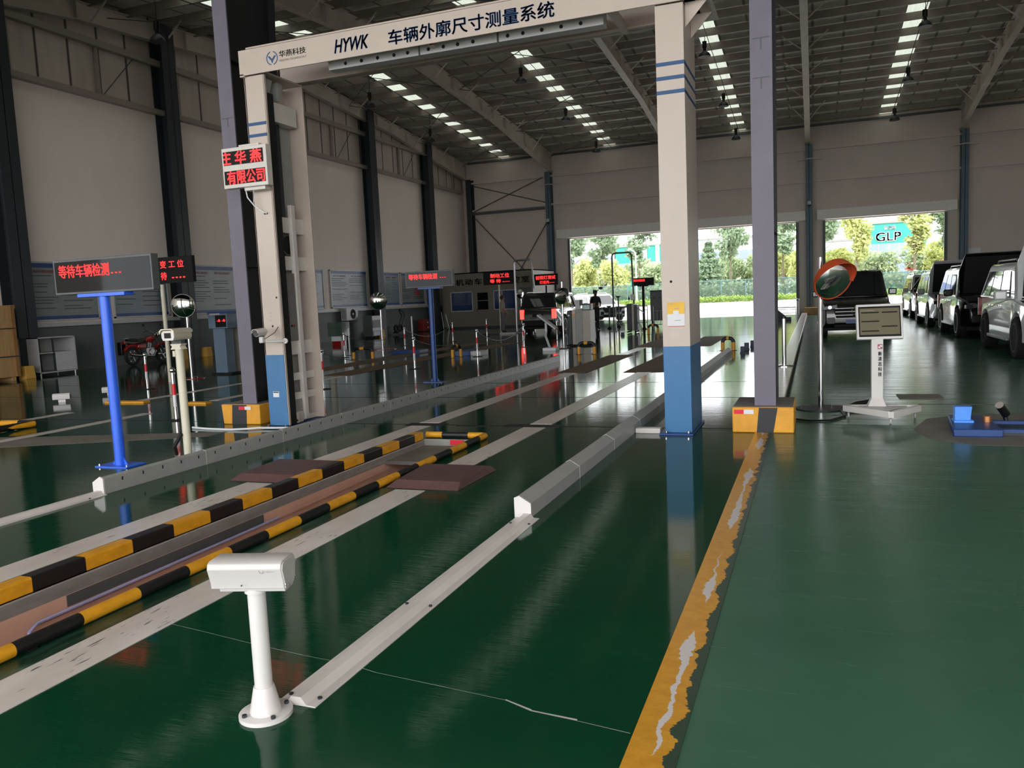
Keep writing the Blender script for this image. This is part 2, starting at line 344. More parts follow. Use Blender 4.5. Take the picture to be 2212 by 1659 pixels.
def make_walls():
    w = M(); w.face([(XL, 9, 1.35), (XL, 9, 8.3), (XL, YB, 8.3), (XL, YB, 1.35)])
    w.mi = 1; w.face([(XL, 9, 0), (XL, 9, 1.35), (XL, YB, 1.35), (XL, YB, 0)])
    w.mi = 2; w.face([(XL, 9, 8.3), (XL, 9, roof(9)), (XL, 28.3, roof(28.3)), (XL, YB, roof(YB)), (XL, YB, 8.3)])
    w = w.build('wall_left', [X['wall'], X['dado'], clad_mat('stained_cladding', '#b3a69c', '#cabdb3', 'Y', 1.1)]); tag(w, kind='structure')
    for z0, z1, d in ((8.25, 8.42, .22), (9.85, 10.05, .2), (1.34, 1.46, .12)):
        a = M(); a.box(XL, XL+d, 9.2, YB-.6, z0, z1); a.build('wall_rail' if z0 > 2 else 'sill', X['lgrey'] if z0 < 2 else X['tan'], w)
    for y in (12, 18.2, 24.6, 31.2, 37.6, 44.4):
        for dy in (-1.6, 1.4):
            a = M(); a.box(XL+.02, XL+.12, y+dy, y+dy+.1, 8.4, 9.85); a.build('wall_strut', X['tan'], w)
    for y in (14.2, 19.8, 26, 33, 39.5):
        a = M(); a.cyl((XL+.1, y, 8.45), (XL+.1, y+1.3, 9.85), .015, n=6); a.build('brace_rod', X['dgrey'], w)
    b = M(); op = [(-13.95, -7.75), (-6.95, -.85), (.53, 6.42)]; xs = [XL]+[q for o in op for q in o]+[XR]
    for i in range(0, len(xs), 2): b.box(xs[i], xs[i+1], YB, YB+.25, 0, 5.05)
    b.box(XL, XR, YB, YB+.25, 5.05, roof(YB)+.05)
    b = b.build('wall_back', X['back'], smooth=False); tag(b, kind='structure')
    for x0, x1 in ((-14.6, -.4), (.16, 6.9)):
        a = M(); a.box(x0, x1, YB-.5, YB-.02, 5.1, 5.62); a.build('shutter_box', X['shutter'], b, bevel=.02)
    for x0, x1 in op:
        for s, x in ((-1, x0), (1, x1)):
            a = M(); a.box(x-.07, x+.07, YB-.12, YB-.01, 0, 5.05); a.build('door_rail', X['dgrey'], b)
    for z in (7.15, 8.85, 10.1):
        a = M(); a.box(XL+.4, XR, YB-.14, YB-.02, z, z+.12); a.build('wall_rail', X['dgrey'] if z > 10 else X['back'], b)
    a = M(); a.box(XL+.6, -15.4, YB-.2, YB-.02, 6.95, 7.1); a.build('wall_rail', X['dgrey'], b)
    for p, q in (((-20.1, 8.75), (-15.3, 7.35)), ((-20.0, 7.15), (-15.4, 8.85)), ((-20.0, 6.75), (-16.6, 3.1)), ((-15.2, 6.2), (-17.6, 2.6))):
        a = M(); a.cyl((p[0], YB-.25, p[1]), (q[0], YB-.25, q[1]), .03, n=6); a.build('brace_rod', X['dgrey'], b)
    r = M(); r.prism([(9, 0), (YB, 0), (YB, roof(YB)), (28.3, roof(28.3)), (9, roof(9))], 'x', XR, XR+.2)
    tag(r.build('wall_right', X['back'], smooth=False), kind='structure')
    f = M(); f.box(XL, XR, 9.45, 9.65, 6.95, roof(9.5)); tag(f.build('wall_front', X['back'], smooth=False), kind='structure')
    s = M(); s.box(XL-.3, XL-.05, YF, 9.4, 0, 7.2); tag(s.build('wall_added_porch_left', X['wall'], smooth=False), kind='structure')  # unseen porch sides, added along with the porch roof
    s = M(); s.box(XR+.05, XR+.3, YF, 9.4, 0, 7.2); tag(s.build('wall_added_porch_right', X['wall'], smooth=False), kind='structure')
    c = M(); c.box(XL-.3, XR+.3, YF, 9.45, 7.2, 7.4); tag(c.build('ceiling_added_porch', X['back'], smooth=False), kind='structure')  # unseen porch roof, added and sized to hold back sky light
make_walls()
RAFT = (-20.5, -14.8, -7.4, -.28, 7.05, 13.6)
def low(y):
    d = abs(y-28.3); P = [(0, 11.05), (9.5, 10.38), (19.3, 9.08)]
    for (a, b), (c, e) in zip(P, P[1:]):
        if d <= c: return b+(e-b)*(d-a)/(c-a)
    return 9.05
def make_roof():
    sk = [-17.95, -11.25, -3.85, 3.62, 10.6]; edges = [XL-.1]
    for s in sk: edges += [s-.36, s+.36]
    edges.append(XR+.2); r = M(); ys = (9.3, 28.3, YB+.4)
    for i in range(0, len(edges), 2):
        for a, b in zip(ys, ys[1:]): r.face([(edges[i], a, roof(a)), (edges[i], b, roof(b)), (edges[i+1], b, roof(b)), (edges[i+1], a, roof(a))])
    c = r.build('ceiling', clad_mat('ribbed_roof_sheet', '#e2d9d1', '#efe6df', 'X', 1.15, '#8a837d')); tag(c, kind='structure')
    pm = skylight_mat()
    for s in sk:
        a = M()
        for y0, y1 in zip(ys, ys[1:]): a.face([(s-.36, y0, roof(y0)), (s-.36, y1, roof(y1)), (s+.36, y1, roof(y1)), (s+.36, y0, roof(y0))])
        a.build('skylight', pm, c)
    y = 10.3
    while y < YB-.2:
        z = roof(y)-.03; a = M(); a.box(XL, XR, y, y+.07, z-.28, z); a.build('purlin', X['purlin'], c, smooth=False); y += 1.5
    for x in RAFT:
        a = M(); Y = [9.5, 14, 18.8, 24, 28.3, 33, 37.8, 42.5, 47.3]
        web = [(y_, low(y_)) for y_ in Y]+[(y_, roof(y_)-.28) for y_ in reversed(Y)]
        a.prism(web, 'x', x-.01, x+.01)
        for p, q in zip(Y, Y[1:]):
            for fn, t in ((low, -.02), (lambda v: roof(v)-.28, .0)):
                a.rings([[(x-.13, p, fn(p)+t), (x+.13, p, fn(p)+t), (x+.13, p, fn(p)+t+.025), (x-.13, p, fn(p)+t+.025)], [(x-.13, q, fn(q)+t), (x+.13, q, fn(q)+t), (x+.13, q, fn(q)+t+.025), (x-.13, q, fn(q)+t+.025)]])
        for y_ in (14.3, 18.8, 23.3, 33.2, 36.4, 37.8, 39.5, 42.5, 45.5):
            a.box(x-.12, x+.12, y_-.012, y_+.012, low(y_)+.01, roof(y_)-.29)
        a.build('rafter', X['rafter'], c, smooth=False)
        y_ = 13.3
        while y_ < 46:
            for s in (-1, 1):
                b = M(); b.tube([(x+s*.1, y_, low(y_)+.03), (x+s*.85, y_, roof(y_)-.2)], .03, 4); b.build('flange_brace', X['rafter'], c, smooth=False)
            y_ += 3
    for x in (-17.95, -11.1, -3.9, 3.7):
        a = M(); a.tube([(x+.1, 14, roof(14)-.33), (x+.1, 28.3, roof(28.3)-.33), (x+.1, 47, roof(47)-.33)], .015, 5); a.build('lighting_conduit', X['black'], c)
    for x0, x1 in ((-20.5, -14.8), (-14.8, -7.4)):
        for ya, yb in ((28.3, 34), (34, 41), (41, 47), (20, 28)):
            for p, q in (((x0, ya), (x1, yb)), ((x1, ya), (x0, yb))):
                a = M(); a.cyl((p[0], p[1], roof(p[1])-.5), (q[0], q[1], roof(q[1])-.5), .016, n=5); a.build('tie_rod', X['dgrey'], c)
make_roof()
def hcol(name, x, y, ztop, mats, w=.3, d=.45, along='y'):
    a = M(); t = .02
    if along == 'y':
        a.box(x-w/2, x+w/2, y-d/2, y-d/2+t, 0, ztop); a.box(x-w/2, x+w/2, y+d/2-t, y+d/2, 0, ztop); a.box(x-t/2, x+t/2, y-d/2, y+d/2, 0, ztop)
    else:
        a.box(x-d/2, x-d/2+t, y-w/2, y+w/2, 0, ztop); a.box(x+d/2-t, x+d/2, y-w/2, y+w/2, 0, ztop); a.box(x-d/2, x+d/2, y-t/2, y+t/2, 0, ztop)
    o = a.build(name, mats, smooth=False); tag(o, kind='structure'); return o
for y in (16.0, 22.2, 28.8, 35.5, 41.85): hcol('steel_column', XL+.32, y, roof(y)-.3, X['slate'], .6, .5, 'x')
for x in (-20.2, -15.0, -7.4, -.22, 7.2):
    hcol('steel_column', x, YB-.35, 9.1, X['bluegrey'] if x > -18 else X['slate'], .34, .5)
    if x > -19:
        a = M(); a.tube([(x-.6, YB-.5, 8.3), (x, YB-.62, 8.35), (x+.65, YB-.5, 8.3)], .03, 5); tag(a.build('column_bracket', X['rafter']), 'steel angle bracket across the column at x%d' % 0, None, kind='structure')
def front_column(x, x2):
    """tapered H column with daylight put into its grey front flange and shade into its black web, on a striped concrete plinth"""
    o = bpy.data.objects.new('steel_column', None); COL.objects.link(o); o.location = (x, 8.8, 0); o['kind'] = 'structure'
    a = M(); a.box(-.108, .108, 0, .02, .27, 9.2); a.build('front_flange', X['purple'], o, smooth=False)  # this grey carries the daylight falling on the front face
    for z in (3.64, 4.03):
        a = M(); a.prism([(-.085, z), (.085, z), (.085, z-.012), (.008, z-.012), (.008, z-.12), (-.008, z-.12), (-.008, z-.012), (-.085, z-.012)], 'y', -.003, .0); a.build('weld_mark', X['dgrey'], o, smooth=False)
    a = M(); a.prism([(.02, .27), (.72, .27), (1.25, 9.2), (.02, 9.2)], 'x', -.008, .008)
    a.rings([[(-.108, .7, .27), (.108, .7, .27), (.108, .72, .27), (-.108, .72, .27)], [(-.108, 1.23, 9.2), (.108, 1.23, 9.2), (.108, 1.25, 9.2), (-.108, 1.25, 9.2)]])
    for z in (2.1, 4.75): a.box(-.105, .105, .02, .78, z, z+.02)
    a.prism([(-.0, .27), (.1, .27), (.0, .5)], 'y', .4, .42); a.build('web', X['hblack'], o, smooth=False)  # near black carries the shade inside the column
    return o
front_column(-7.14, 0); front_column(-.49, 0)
def plinth(x0, x1, y0, y1, label, flip):
    t = thing('concrete_plinth', label, 'column base', ((x0+x1)/2, (y0+y1)/2, 0)); w, d, h = (x1-x0)/2, (y1-y0)/2, .27
    a = M(); b = .93 if not flip else 1.0
    a.rings([[(-w*b, -d, 0), (w, -d, 0), (w, d, 0), (-w*b, d, 0)], [(-w, -d, h), (w, -d, h), (w, d, h), (-w, d, h)]]); a.build('block', [X['yellow']], t, bevel=.012)
    a = M(); s = 1 if not flip else 1
    q = [(-.1*w*2, 0), (.12*w*2+.03, 0), (.16*w*2+.05, h-.005), (-.06*w*2, h-.005)] if flip else [(-.30*w*2+.04, 0), (.14*w*2, 0), (.17*w*2, h-.005), (-.2*w*2, h-.005)]
    a.prism(q, 'y', -d-.004, -d+.01); a.build('black_stripe', X['hblack'], t, smooth=False)
    a = M(); a.box(-w+.01, w-.01, -d+.01, d-.01, h, h+.004); a.build('worn_top', X['concrete'], t, smooth=False)
    for k, c in ((0, X['red']), (1, X['paper'])):
        a = M(); x = (-.02 if not flip else -w+.02)+k*.1; a.box(x, x+.1, -d-.008, -d-.003, h-.07, h-.025); a.build('reflector', c, t, smooth=False)
plinth(-7.56, -6.93, 8.72, 9.5, 'yellow and black painted concrete base beside the foot of the blue gantry post with cabinet', False)
plinth(-.82, -.2, 8.68, 9.5, 'yellow and black painted concrete base beside the mirror on a steel pole', True)
# ================================================================ gantry over the lane
def make_gantry():
    g = thing('measuring_gantry', 'tall white gantry with blue feet and blue lettering spanning the lane', 'gantry', (-3.9, 8.5, 0)); ox, oy = -3.9, 8.5
    W, B = X['gwhite'], X['gblue']
    def P(name, m, fn, bev=.004, sm=False, par=g, label=None):
        a = M(); fn(a)
        for v in a.b.verts: v.co.x -= ox; v.co.y -= oy
        o = a.build(name, m, par, bevel=bev, smooth=sm)
        if label: o['label'] = label
        return o
    # right post: closed box
    def rp(a):
        a.box(-1.5, -1.215, 8.5, 9.31, .94, 4.40); a.mi = 1; a.box(-1.5, -1.215, 8.5, 9.31, .02, .94)
        a.mi = 3
        for z in (3.80, 3.66, 3.52):
            a.box(-1.502, -1.213, 8.498, 9.312, z, z+.04)
        a.mi = 2; a.cyl((-1.40, 8.497, 1.62), (-1.40, 8.505, 1.62), .014)
    P('post', [W, B, X['mblack'], X['navy']], rp)
    def bp(a, x0, x1):
        a.box(x0-.05, x1+.02, 8.42, 9.36, 0, .02)
        a.mi = 1
        for x in (x0+.02, x1-.03):
            for y in (8.455, 9.335): a.cyl((x, y, .02), (x, y, .05), .016, n=6)
    P('base_plate', [X['dblue'], X['chrome']], lambda a: bp(a, -1.5, -1.215)); P('base_plate', [X['dblue'], X['chrome']], lambda a: bp(a, -6.61, -6.3))
    # left post: open channel with cabinet and ladder frame
    def lp(a):
        a.box(-6.60, -6.32, 8.5, 8.53, .94, 4.40); a.box(-6.60, -6.58, 8.5, 9.3, .03, 4.40); a.box(-6.60, -6.30, 9.28, 9.30, .03, 4.45)
        a.box(-6.315, -6.305, 8.5, 8.535, .03, 4.4); a.box(-6.60, -6.32, 8.53, 8.56, .03, 4.4)
        a.mi = 1; a.box(-6.602, -6.318, 8.498, 8.531, .03, .94)
        a.mi = 3
        for z in (3.80, 3.66): a.box(-6.602, -6.318, 8.498, 8.531, z, z+.04)
        a.mi = 2
        for x, z in ((-6.44, 2.72), (-6.41, 2.72), (-6.36, 1.67), (-6.45, 1.31)): a.cyl((x, 8.496, z), (x, 8.51, z), .013)
        a.box(-6.52, -6.325, 8.56, 8.69, .03, 4.2)
    P('post', [W, B, X['mblack'], X['navy']], lp)
    def lad(a):
        a.box(-6.42, -6.36, 8.94, 9.02, .05, 2.86)
        for z0, z1 in ((.03, .1), (.32, .42), (.58, .68), (.92, 1.1), (2.02, 2.2), (2.5, 2.7)): a.box(-6.5, -6.40, 8.695, 8.98, z0, z1); a.box(-6.5, -6.42, 9.0, 9.28, z0, z1)
        a.box(-6.5, -6.36, 8.62, 9.2, 3.88, 4.12)
    P('ladder_frame', X['offwhite'], lad)
    def inner(a):
        a.box(-6.56, -6.52, 8.7, 9.25, .1, 3.9); a.mi = 1; a.box(-6.52, -6.44, 8.86, 8.93, 2.7, 3.95)
        a.mi = 0
        for y0, y1 in ((8.62, 8.74), (8.84, 8.96)): a.prism([(y0, 4.38), (y1, 4.38), (y0+.03, 4.15), (y0, 4.15)], 'x', -6.55, -6.36)
    P('inner_panel', [X['grey'], X['slate']], inner)
    cab = P('control_cabinet', mat('cabinet_grey', '#6d6a66', .45), lambda a: a.box(-6.5, -6.38, 8.695, 8.935, 1.1, 1.98), .006)
    P('handle', X['chrome'], lambda a: (a.box(-6.381, -6.37, 8.72, 8.735, 1.55, 1.66)), par=cab)
    P('button', X['redpaint'], lambda a: a.cyl((-6.381, 8.85, 1.30), (-6.369, 8.85, 1.30), .015), par=cab); P('button', X['mblack'], lambda a: a.cyl((-6.381, 8.80, 1.30), (-6.369, 8.80, 1.30), .015), par=cab)
    P('fan', [X['mblack'], X['dgrey']], lambda a: (a.cyl((-6.5, 8.93, 2.35), (-6.44, 8.93, 2.35), .13, n=24), setattr(a, 'mi', 1), a.torus((-6.44, 8.93, 2.35), .13, .012, 'x', 24, 6)), 0, True)
    def low_(a):
        a.box(-6.5, -6.39, 8.7, 8.93, .1, .33); a.mi = 1; a.box(-6.43, -6.33, 8.6, 8.76, .03, .17); a.box(-6.43, -6.35, 8.78, 8.87, .03, .17)
        a.mi = 2; a.cyl((-6.335, 8.7, .07), (-6.32, 8.7, .07), .012)
    P('junction_box', [X['grey'], W, X['mblack']], low_)
    # overhead beam
    P('fascia_board', W, lambda a: (a.box(-6.62, -1.1, 8.45, 8.47, 4.40, 4.70), a.box(-6.62, -6.56, 8.45, 8.6, 4.385, 4.42)), .003)
    P('rear_beam', W, lambda a: (a.box(-6.62, -1.1, 9.28, 9.30, 4.45, 4.78), a.box(-6.62, -1.1, 9.2, 9.36, 4.45, 4.465), a.box(-6.62, -6.3, 8.47, 9.3, 4.42, 4.44), a.box(-1.5, -1.1, 8.47, 9.3, 4.42, 4.44), a.box(-6.62, -1.1, 8.6, 9.3, 4.76, 4.78)), .002)
    def br(a):
        a.box(-1.21, -.95, 8.5, 9.3, 4.42, 4.435)
        for y in (8.6, 9.0): a.prism([(-1.21, 4.425), (-.98, 4.425), (-1.21, 4.18)], 'y', y, y+.012)
    P('gusset', W, br, 0); P('cross_tie', W, lambda a: a.box(-2.0, -1.93, 8.5, 9.28, 4.42, 4.5), .001)
    for x0, x1, hs in ((-5.5, -4.28, (-5.26, -5.04, -4.82, -4.60, -4.42)), (-4.26, -3.3, (-4.15, -3.96, -3.78, -3.59)), (-3.28, -2.08, (-3.17, -2.99, -2.77, -2.55, -2.33))):
        s = P('sensor_bar', X['lgrey'], lambda a: a.box(x0, x1, 8.7, 8.86, 4.375, 4.62), .004)
        for h in hs: P('lens_hole', X['mblack'], lambda a: a.cyl((h, 8.697, 4.425), (h, 8.72, 4.425), .021, n=20), 0, True, par=s)
    P('camera_head', [W, X['redpaint']], lambda a: (a.box(-4.1, -4.03, 8.6, 8.69, 4.42, 4.48), setattr(a, 'mi', 1), a.box(-4.085, -4.045, 8.595, 8.601, 4.43, 4.47)))
    F = -.053
    text('HYWK', X['navy'], g, (-5.015-ox, F, 4.545), .46, .15, shear=.3, bold=.03, rot=(R(90), 0, 0))
    text('车辆外廓尺寸测量系统', X['navy'], g, (-3.535-ox, F, 4.535), 1.98, .165, bold=.022)
    text('华燕科技', X['ink'], g, (-5.83-ox, F, 4.575), .38, .075, bold=.004); text('HUAYAN TECHNOLOGY', X['faint'], g, (-5.83-ox, F, 4.50), .385, .024)
    lg = M(); c = (-6.125-ox, F, 4.545)
    for t0, t1 in ((.08, .92), (1.08, 1.92)):
        n = 14; o_, i_ = [], []
        for k in range(n+1):
            t = pi*(t0+(t1-t0)*k/n)+pi/2; o_.append((c[0]+.082*cos(t), c[2]+.082*sin(t))); i_.append((c[0]+.071*cos(t), c[2]+.071*sin(t)))
        lg.prism(o_+i_[::-1], 'y', F-.001, F+.001)
    lg.prism([(c[0]+a, c[2]+b) for a, b in ((-.06, .03), (-.03, .025), (0, -.01), (.03, .025), (.06, .03), (.035, -.005), (.012, -.03), (.006, -.055), (-.006, -.055), (-.012, -.03), (-.035, -.005))], 'y', F-.001, F+.001)
    lg.build('emblem', X['navy'], g, smooth=False)
    a = M(); a.box(-6.52-ox, -6.43-ox, -.003, -.001, .40, .475); a.mi = 1; a.box(-6.515-ox, -6.435-ox, -.004, -.002, .455, .47); a.build('rating_plate', [X['paper'], X['ink']], g, smooth=False)
    for z in (1.47, 1.43, 1.38):
        a = M(); a.box(-6.48-ox, -6.455-ox, -.003, -.001, z, z+.008); a.build('sticker', X['faint'], g, smooth=False)
    return g
make_gantry()
def make_led_sign():
    t = thing('led_sign', 'white two-line red LED sign on the gantry post with cabinet', 'LED sign', (-6.55, 8.36, 3.04))
    a = M(); a.box(-.335, .33, -.04, .06, 0, .49); a.build('housing', X['offwhite'], t, bevel=.006)
    for z in (.28, .045):
        a = M(); a.box(-.31, .285 if z > .2 else .30, -.044, -.038, z, z+.165); a.build('screen', X['mblack'], t, smooth=False)
    text('庄 华 燕', X['led'], t, (-.05, -.045, .362), .62, .155, bold=.018, clip=-.255); text('有限公司', X['led'], t, (.01, -.045, .128), .56, .158, bold=.018)
    for q in ((-.1, .2, .49, .52), (-.06, .25, -.04, 0)):
        a = M(); a.box(q[0], q[1], .0, .115, q[2], q[3]); a.build('bracket', X['offwhite'], t, bevel=.003, smooth=False)
    a = M(); a.tube([(-.06, .02, 0), (-.04, .02, -.12), (.02, .06, -.22), (.1, .12, -.3), (.155, .118, -.32)], .008); a.build('cable', X['paper'], t)
    a = M(); a.tube([(.05, .03, -.02), (.04, .05, -.1), (.0, .08, -.18)], .005); a.build('cable', X['paper'], t)
make_led_sign()
def make_cctv():
    t = thing('security_camera', 'white bullet security camera on an arm from the gantry post above its blue foot', 'security camera', (-6.3, 8.462, 1.13))
    a = M(); a.cyl((.04, .03, -.01), (.04, .01, -.01), .035); a.tube([(.04, .015, -.01), (-.13, -.16, -.005)], .016); a.build('bracket', X['white'], t, bevel=.003)
    t0 = t; t = bpy.data.objects.new('camera_head', None); COL.objects.link(t); t.parent = t0; t.location = (0, -.18, 0)
    a = M(); a.box(-.19, -.13, -.03, .03, -.02, .06); a.build('mount', X['white'], t, bevel=.012)
    a = M(); a.cyl((-.19, .09, .115), (-.19, -.07, .105), .045, n=20); a.mi = 1; a.cyl((-.19, -.07, .105), (-.19, -.075, .105), .041, n=20); a.build('body', [X['offwhite'], X['black']], t)
    a = M(); a.rings([[(-.19+.055*cos(u), -.1, .105+.055*sin(u)) for u in [pi*k/8 for k in range(9)]]+[(-.19+.05*cos(u), -.1, .105+.05*sin(u)) for u in [pi*k/8 for k in range(8, -1, -1)]], [(-.19+.055*cos(u), .09, .115+.055*sin(u)) for u in [pi*k/8 for k in range(9)]]+[(-.19+.05*cos(u), .09, .115+.05*sin(u)) for u in [pi*k/8 for k in range(8, -1, -1)]]]); a.build('sun_shield', X['white'], t)
    a = M(); a.tube([(-.13, -.16, .03), (-.07, -.04, .1), (-.055, .022, .17)], .004, 6); a.build('cable', X['black'], t0)
make_cctv()
def make_notice():
    t = thing('paper_notice', 'yellow and white paper notice stuck on the closed right post of the gantry', 'notice', (-1.355, 8.494, 1.15))
    a = M(); a.box(-.09, .09, 0, .002, 0, .25); a.build('sheet', X['paper'], t, smooth=False)
    a = M(); a.box(-.09, .09, -.001, .0, .13, .255); a.build('yellow_field', mat('notice_yellow', '#E2B23F', .6), t, smooth=False)
    a = M(); a.box(-.09, .09, -.001, .0, .0, .006); a.build('orange_rule', X['orange'], t, smooth=False)
    a = M(); a.box(-.03, .03, -.002, .0, .1, .165); a.build('white_square', X['paper'], t, smooth=False)
    for x0, x1, z in ((-.085, -.03, .235), (-.02, .03, .185), (-.015, .045, .06)):
        a = M(); a.box(x0, x1, -.002, 0, z, z+.006); a.build('print_line', X['tan'], t, smooth=False)
make_notice()
a = M(); a.tube([(-7.72, 8.33, .015), (-7.4, 8.27, .012), (-7.02, 8.24, .012), (-6.8, 8.27, .02), (-6.68, 8.36, .02), (-6.45, 8.38, .02), (-6.24, 8.41, .02)], .014); tag(a.build('white_hose', X['paper']), 'white hose lying on the floor round the gantry post with cabinet', 'hose')
a = M(); a.box(-1.83, -1.56, 8.53, 8.64, .0, .055); tag(a.build('cable_cover', X['white'], bevel=.006), 'short white cable cover between the plain sensor rail and the gantry post', 'cable cover')
# ---------------------------------------------------------------- light-curtain rails and cable channels
def rail(x, y0, y1, side, label, slots):
    """side=+1: tall face looks to +x"""
    t = thing('sensor_rail', label, 'sensor rail', (x, y0, 0), group='sensor rails along the lane')
    pr = [(0, 0), (0, .135), (-.035*side, .15), (-.118*side, .10), (-.118*side, 0)]
    a = M(); a.prism(pr, 'y', .012, y1-y0); a.build('housing', X['railgrey'], t, bevel=.002, smooth=False)
    a = M(); a.prism([(p*1.03, q*1.03) for p, q in pr], 'y', 0, .014); a.mi = 1; a.cyl((-.075*side, -.002, .018), (-.075*side, .004, .018), .016); a.build('end_cap', [X['white'], X['mblack']], t, smooth=False)
    for k in range(1, int((y1-y0)/1.25)):
        a = M(); a.prism([(p*1.015+.0005*side, q*1.015) for p, q in pr], 'y', k*1.25, k*1.25+.007); a.build('seam', X['white'], t, smooth=False)
    if slots:
        a = M(); y = .2
        while y < y1-y0-.2: a.box(-.002, .0015, y, y+.014, .085, .115); y += .235 if y < 3.6 else .27
        o = a.build('slot_row', X['mblack'], t, smooth=False); o['kind'] = 'stuff'
rail(-5.71, 5.06, 18.35, 1, 'long light grey sensor rail with a row of black slots beside the post with cabinet', True)
rail(-1.955, 5.08, 19.7, -1, 'long plain light grey sensor rail without slots next to the closed gantry post', False)
def channel(x, y0, y1, label, bolts):
    t = thing('cable_channel', label, 'cable channel', (x, y0, 0), group='cable channels')
    a = M(); w = .085; a.prism([(-w, 0), (-w, .004), (-.045, .006), (-.022, .034), (.022, .034), (.045, .006), (w, .004), (w, 0)], 'y', 0, y1-y0); a.build('cover', mat('scuffed_white_steel', '#CFC8C3', .4, var=.1, scale=4, stretch=(3, .6, 1)), t, smooth=False)
    for y in bolts:
        for s in (-1, 1):
            a = M(); a.cyl((s*.066, y, .004), (s*.066, y, .012), .009, n=6); a.build('bolt', X['slate'], t)
channel(-1.86, 2.42, 5.08, 'scuffed white cable channel on the floor leading from the white camera post', (.06, 1.02, 2.5))
channel(-5.76, 3.2, 5.06, 'white cable channel on the floor at the near end of the slotted rail', (.1, 1.7))
# ---------------------------------------------------------------- inspection pit edges
def pit_edges():
    t = thing('pit_curb', 'yellow and black square curb along the pit edge', 'curb', (-4.15, 3, 0))
    a = M(); v = a.box(-.05, .05, -4, 4.93, -.02, .085); a.build('bar', hazard_mat('curb_stripes', -.2555, .3555), t, bevel=.012)
    a = M(); a.box(-.045, .052, -4, 4.93, -.06, -.018); a.build('bedding', X['concrete'], t, smooth=False)
    t = thing('pit_pipe', 'round yellow and black pipe along the pit edge nearest the white camera post', 'pipe', (-3.39, 3, 0))
    a = M(); a.tube([(0, -4, .036), (0, 4.9, .036), (.0, 5.0, .036), (-.05, 5.03, .036), (-.72, 5.03, .036)], .034, 14)
    o = a.build('pipe', hazard_mat('pipe_stripes', -.9285, .3585), t); o.visible_camera = True
    a = M(); a.tube([(-.52, 5.03, .036), (-.2, 5.03, .036)], .0346, 14); a.build('black_band', X['hblack'], t)
    for y in (-.5, 1.2, 2.9, 4.5):
        a = M(); a.box(-.02, .02, y, y+.04, -.0, .01); a.build('foot', X['hblack'], t)
pit_edges()
def ramp(x0, x1, label):
    t = thing('ramp_plate', label, 'steel plate', ((x0+x1)/2, 5.72, 0), group='brown ramp plates beside the pit'); w = (x1-x0)/2
    a = M(); a.rings([[(-w, 0, .001), (w, 0, .001), (w+.02, .8, .001), (-w-.02, .8, .001)], [(-w+.06, .1, .052), (w-.02, .1, .052), (w-.02, .74, .052), (-w, .74, .052)]]); a.build('plate', X['brown'], t, bevel=.003, smooth=False)
ramp(-3.34, -2.68, 'brown steel ramp plate right beside the round pit pipe'); ramp(-4.94, -4.25, 'brown steel ramp plate behind the square yellow and black curb')
# ---------------------------------------------------------------- camera posts
def camera_post():
    t = thing('camera_post', 'white camera post with a box housing on the floor by the scuffed cable channel', 'camera post', (-1.93, 2.33, 0))
    a = M(); a.lathe([(.098, 0), (.098, .014), (.094, .016), (.0, .016)], n=40); f = a.build('flange', X['white'], t)
    for k in range(4):
        u = pi/4+k*pi/2+.2; a = M(); a.cyl((.08*cos(u), .08*sin(u), .015), (.08*cos(u), .08*sin(u), .026), .009, n=6); a.build('bolt', X['slate'], f)
    a = M(); a.lathe([(.058, .016), (.040, .105), (.037, .115), (.0, .115)], n=32); a.build('cone', X['white'], t)
    a = M(); a.lathe([(.033, .1), (.033, .485), (.0, .485)], n=32); a.build('column', X['white'], t)
    a = M(); a.lathe([(.042, .478), (.042, .494), (0, .494)], n=32); a.build('collar', X['white'], t)
    h = bpy.data.objects.new('housing', None); COL.objects.link(h); h.parent = t; h.location = (-.005, 0, .49); h.rotation_euler = (0, 0, R(15))
    pr = [(-.046, .012), (-.049, .035), (-.069, .092), (-.062, .11), (-.048, .117), (.046, .117), (.06, .11), (.068, .09), (.056, .035), (.04, .012)]
    a = M(); a.prism(pr, 'x', -.145, .132); a.build('shell', X['hwhite'], h, bevel=.003, ang=30)
    a = M(); a.prism([(p*.93, .005+(q-.005)*.95) for p, q in pr], 'x', .132, .1365); a.build('end_plate', X['hwhite'], h, bevel=.0015, smooth=False)
    a = M(); a.prism([(-.04, 0), (-.044, .014), (.042, .014), (.038, 0)], 'x', -.115, .132); a.build('tray', X['hwhite'], h, bevel=.002)
    text('华燕科技', X['faint'], h, (.088, -.0655, .085), .04, .0095, rot=(R(72), 0, 0), depth=.0008)
    a = M(); a.torus((.058, -.0665, .085), .008, .0014, 'y', 20, 6); a.build('emblem', X['faint'], h)
    for y, z in ((-.05, .03), (.045, .03), (-.02, .018), (.06, .085)):
        a = M(); a.cyl((.137, y, z), (.142, y, z), .004, n=8); a.build('screw', X['steel'], h)
    a = M(); a.cyl((-.02, -.062, .032), (-.02, -.066, .031), .003, n=8); a.build('screw', X['steel'], h)
camera_post()
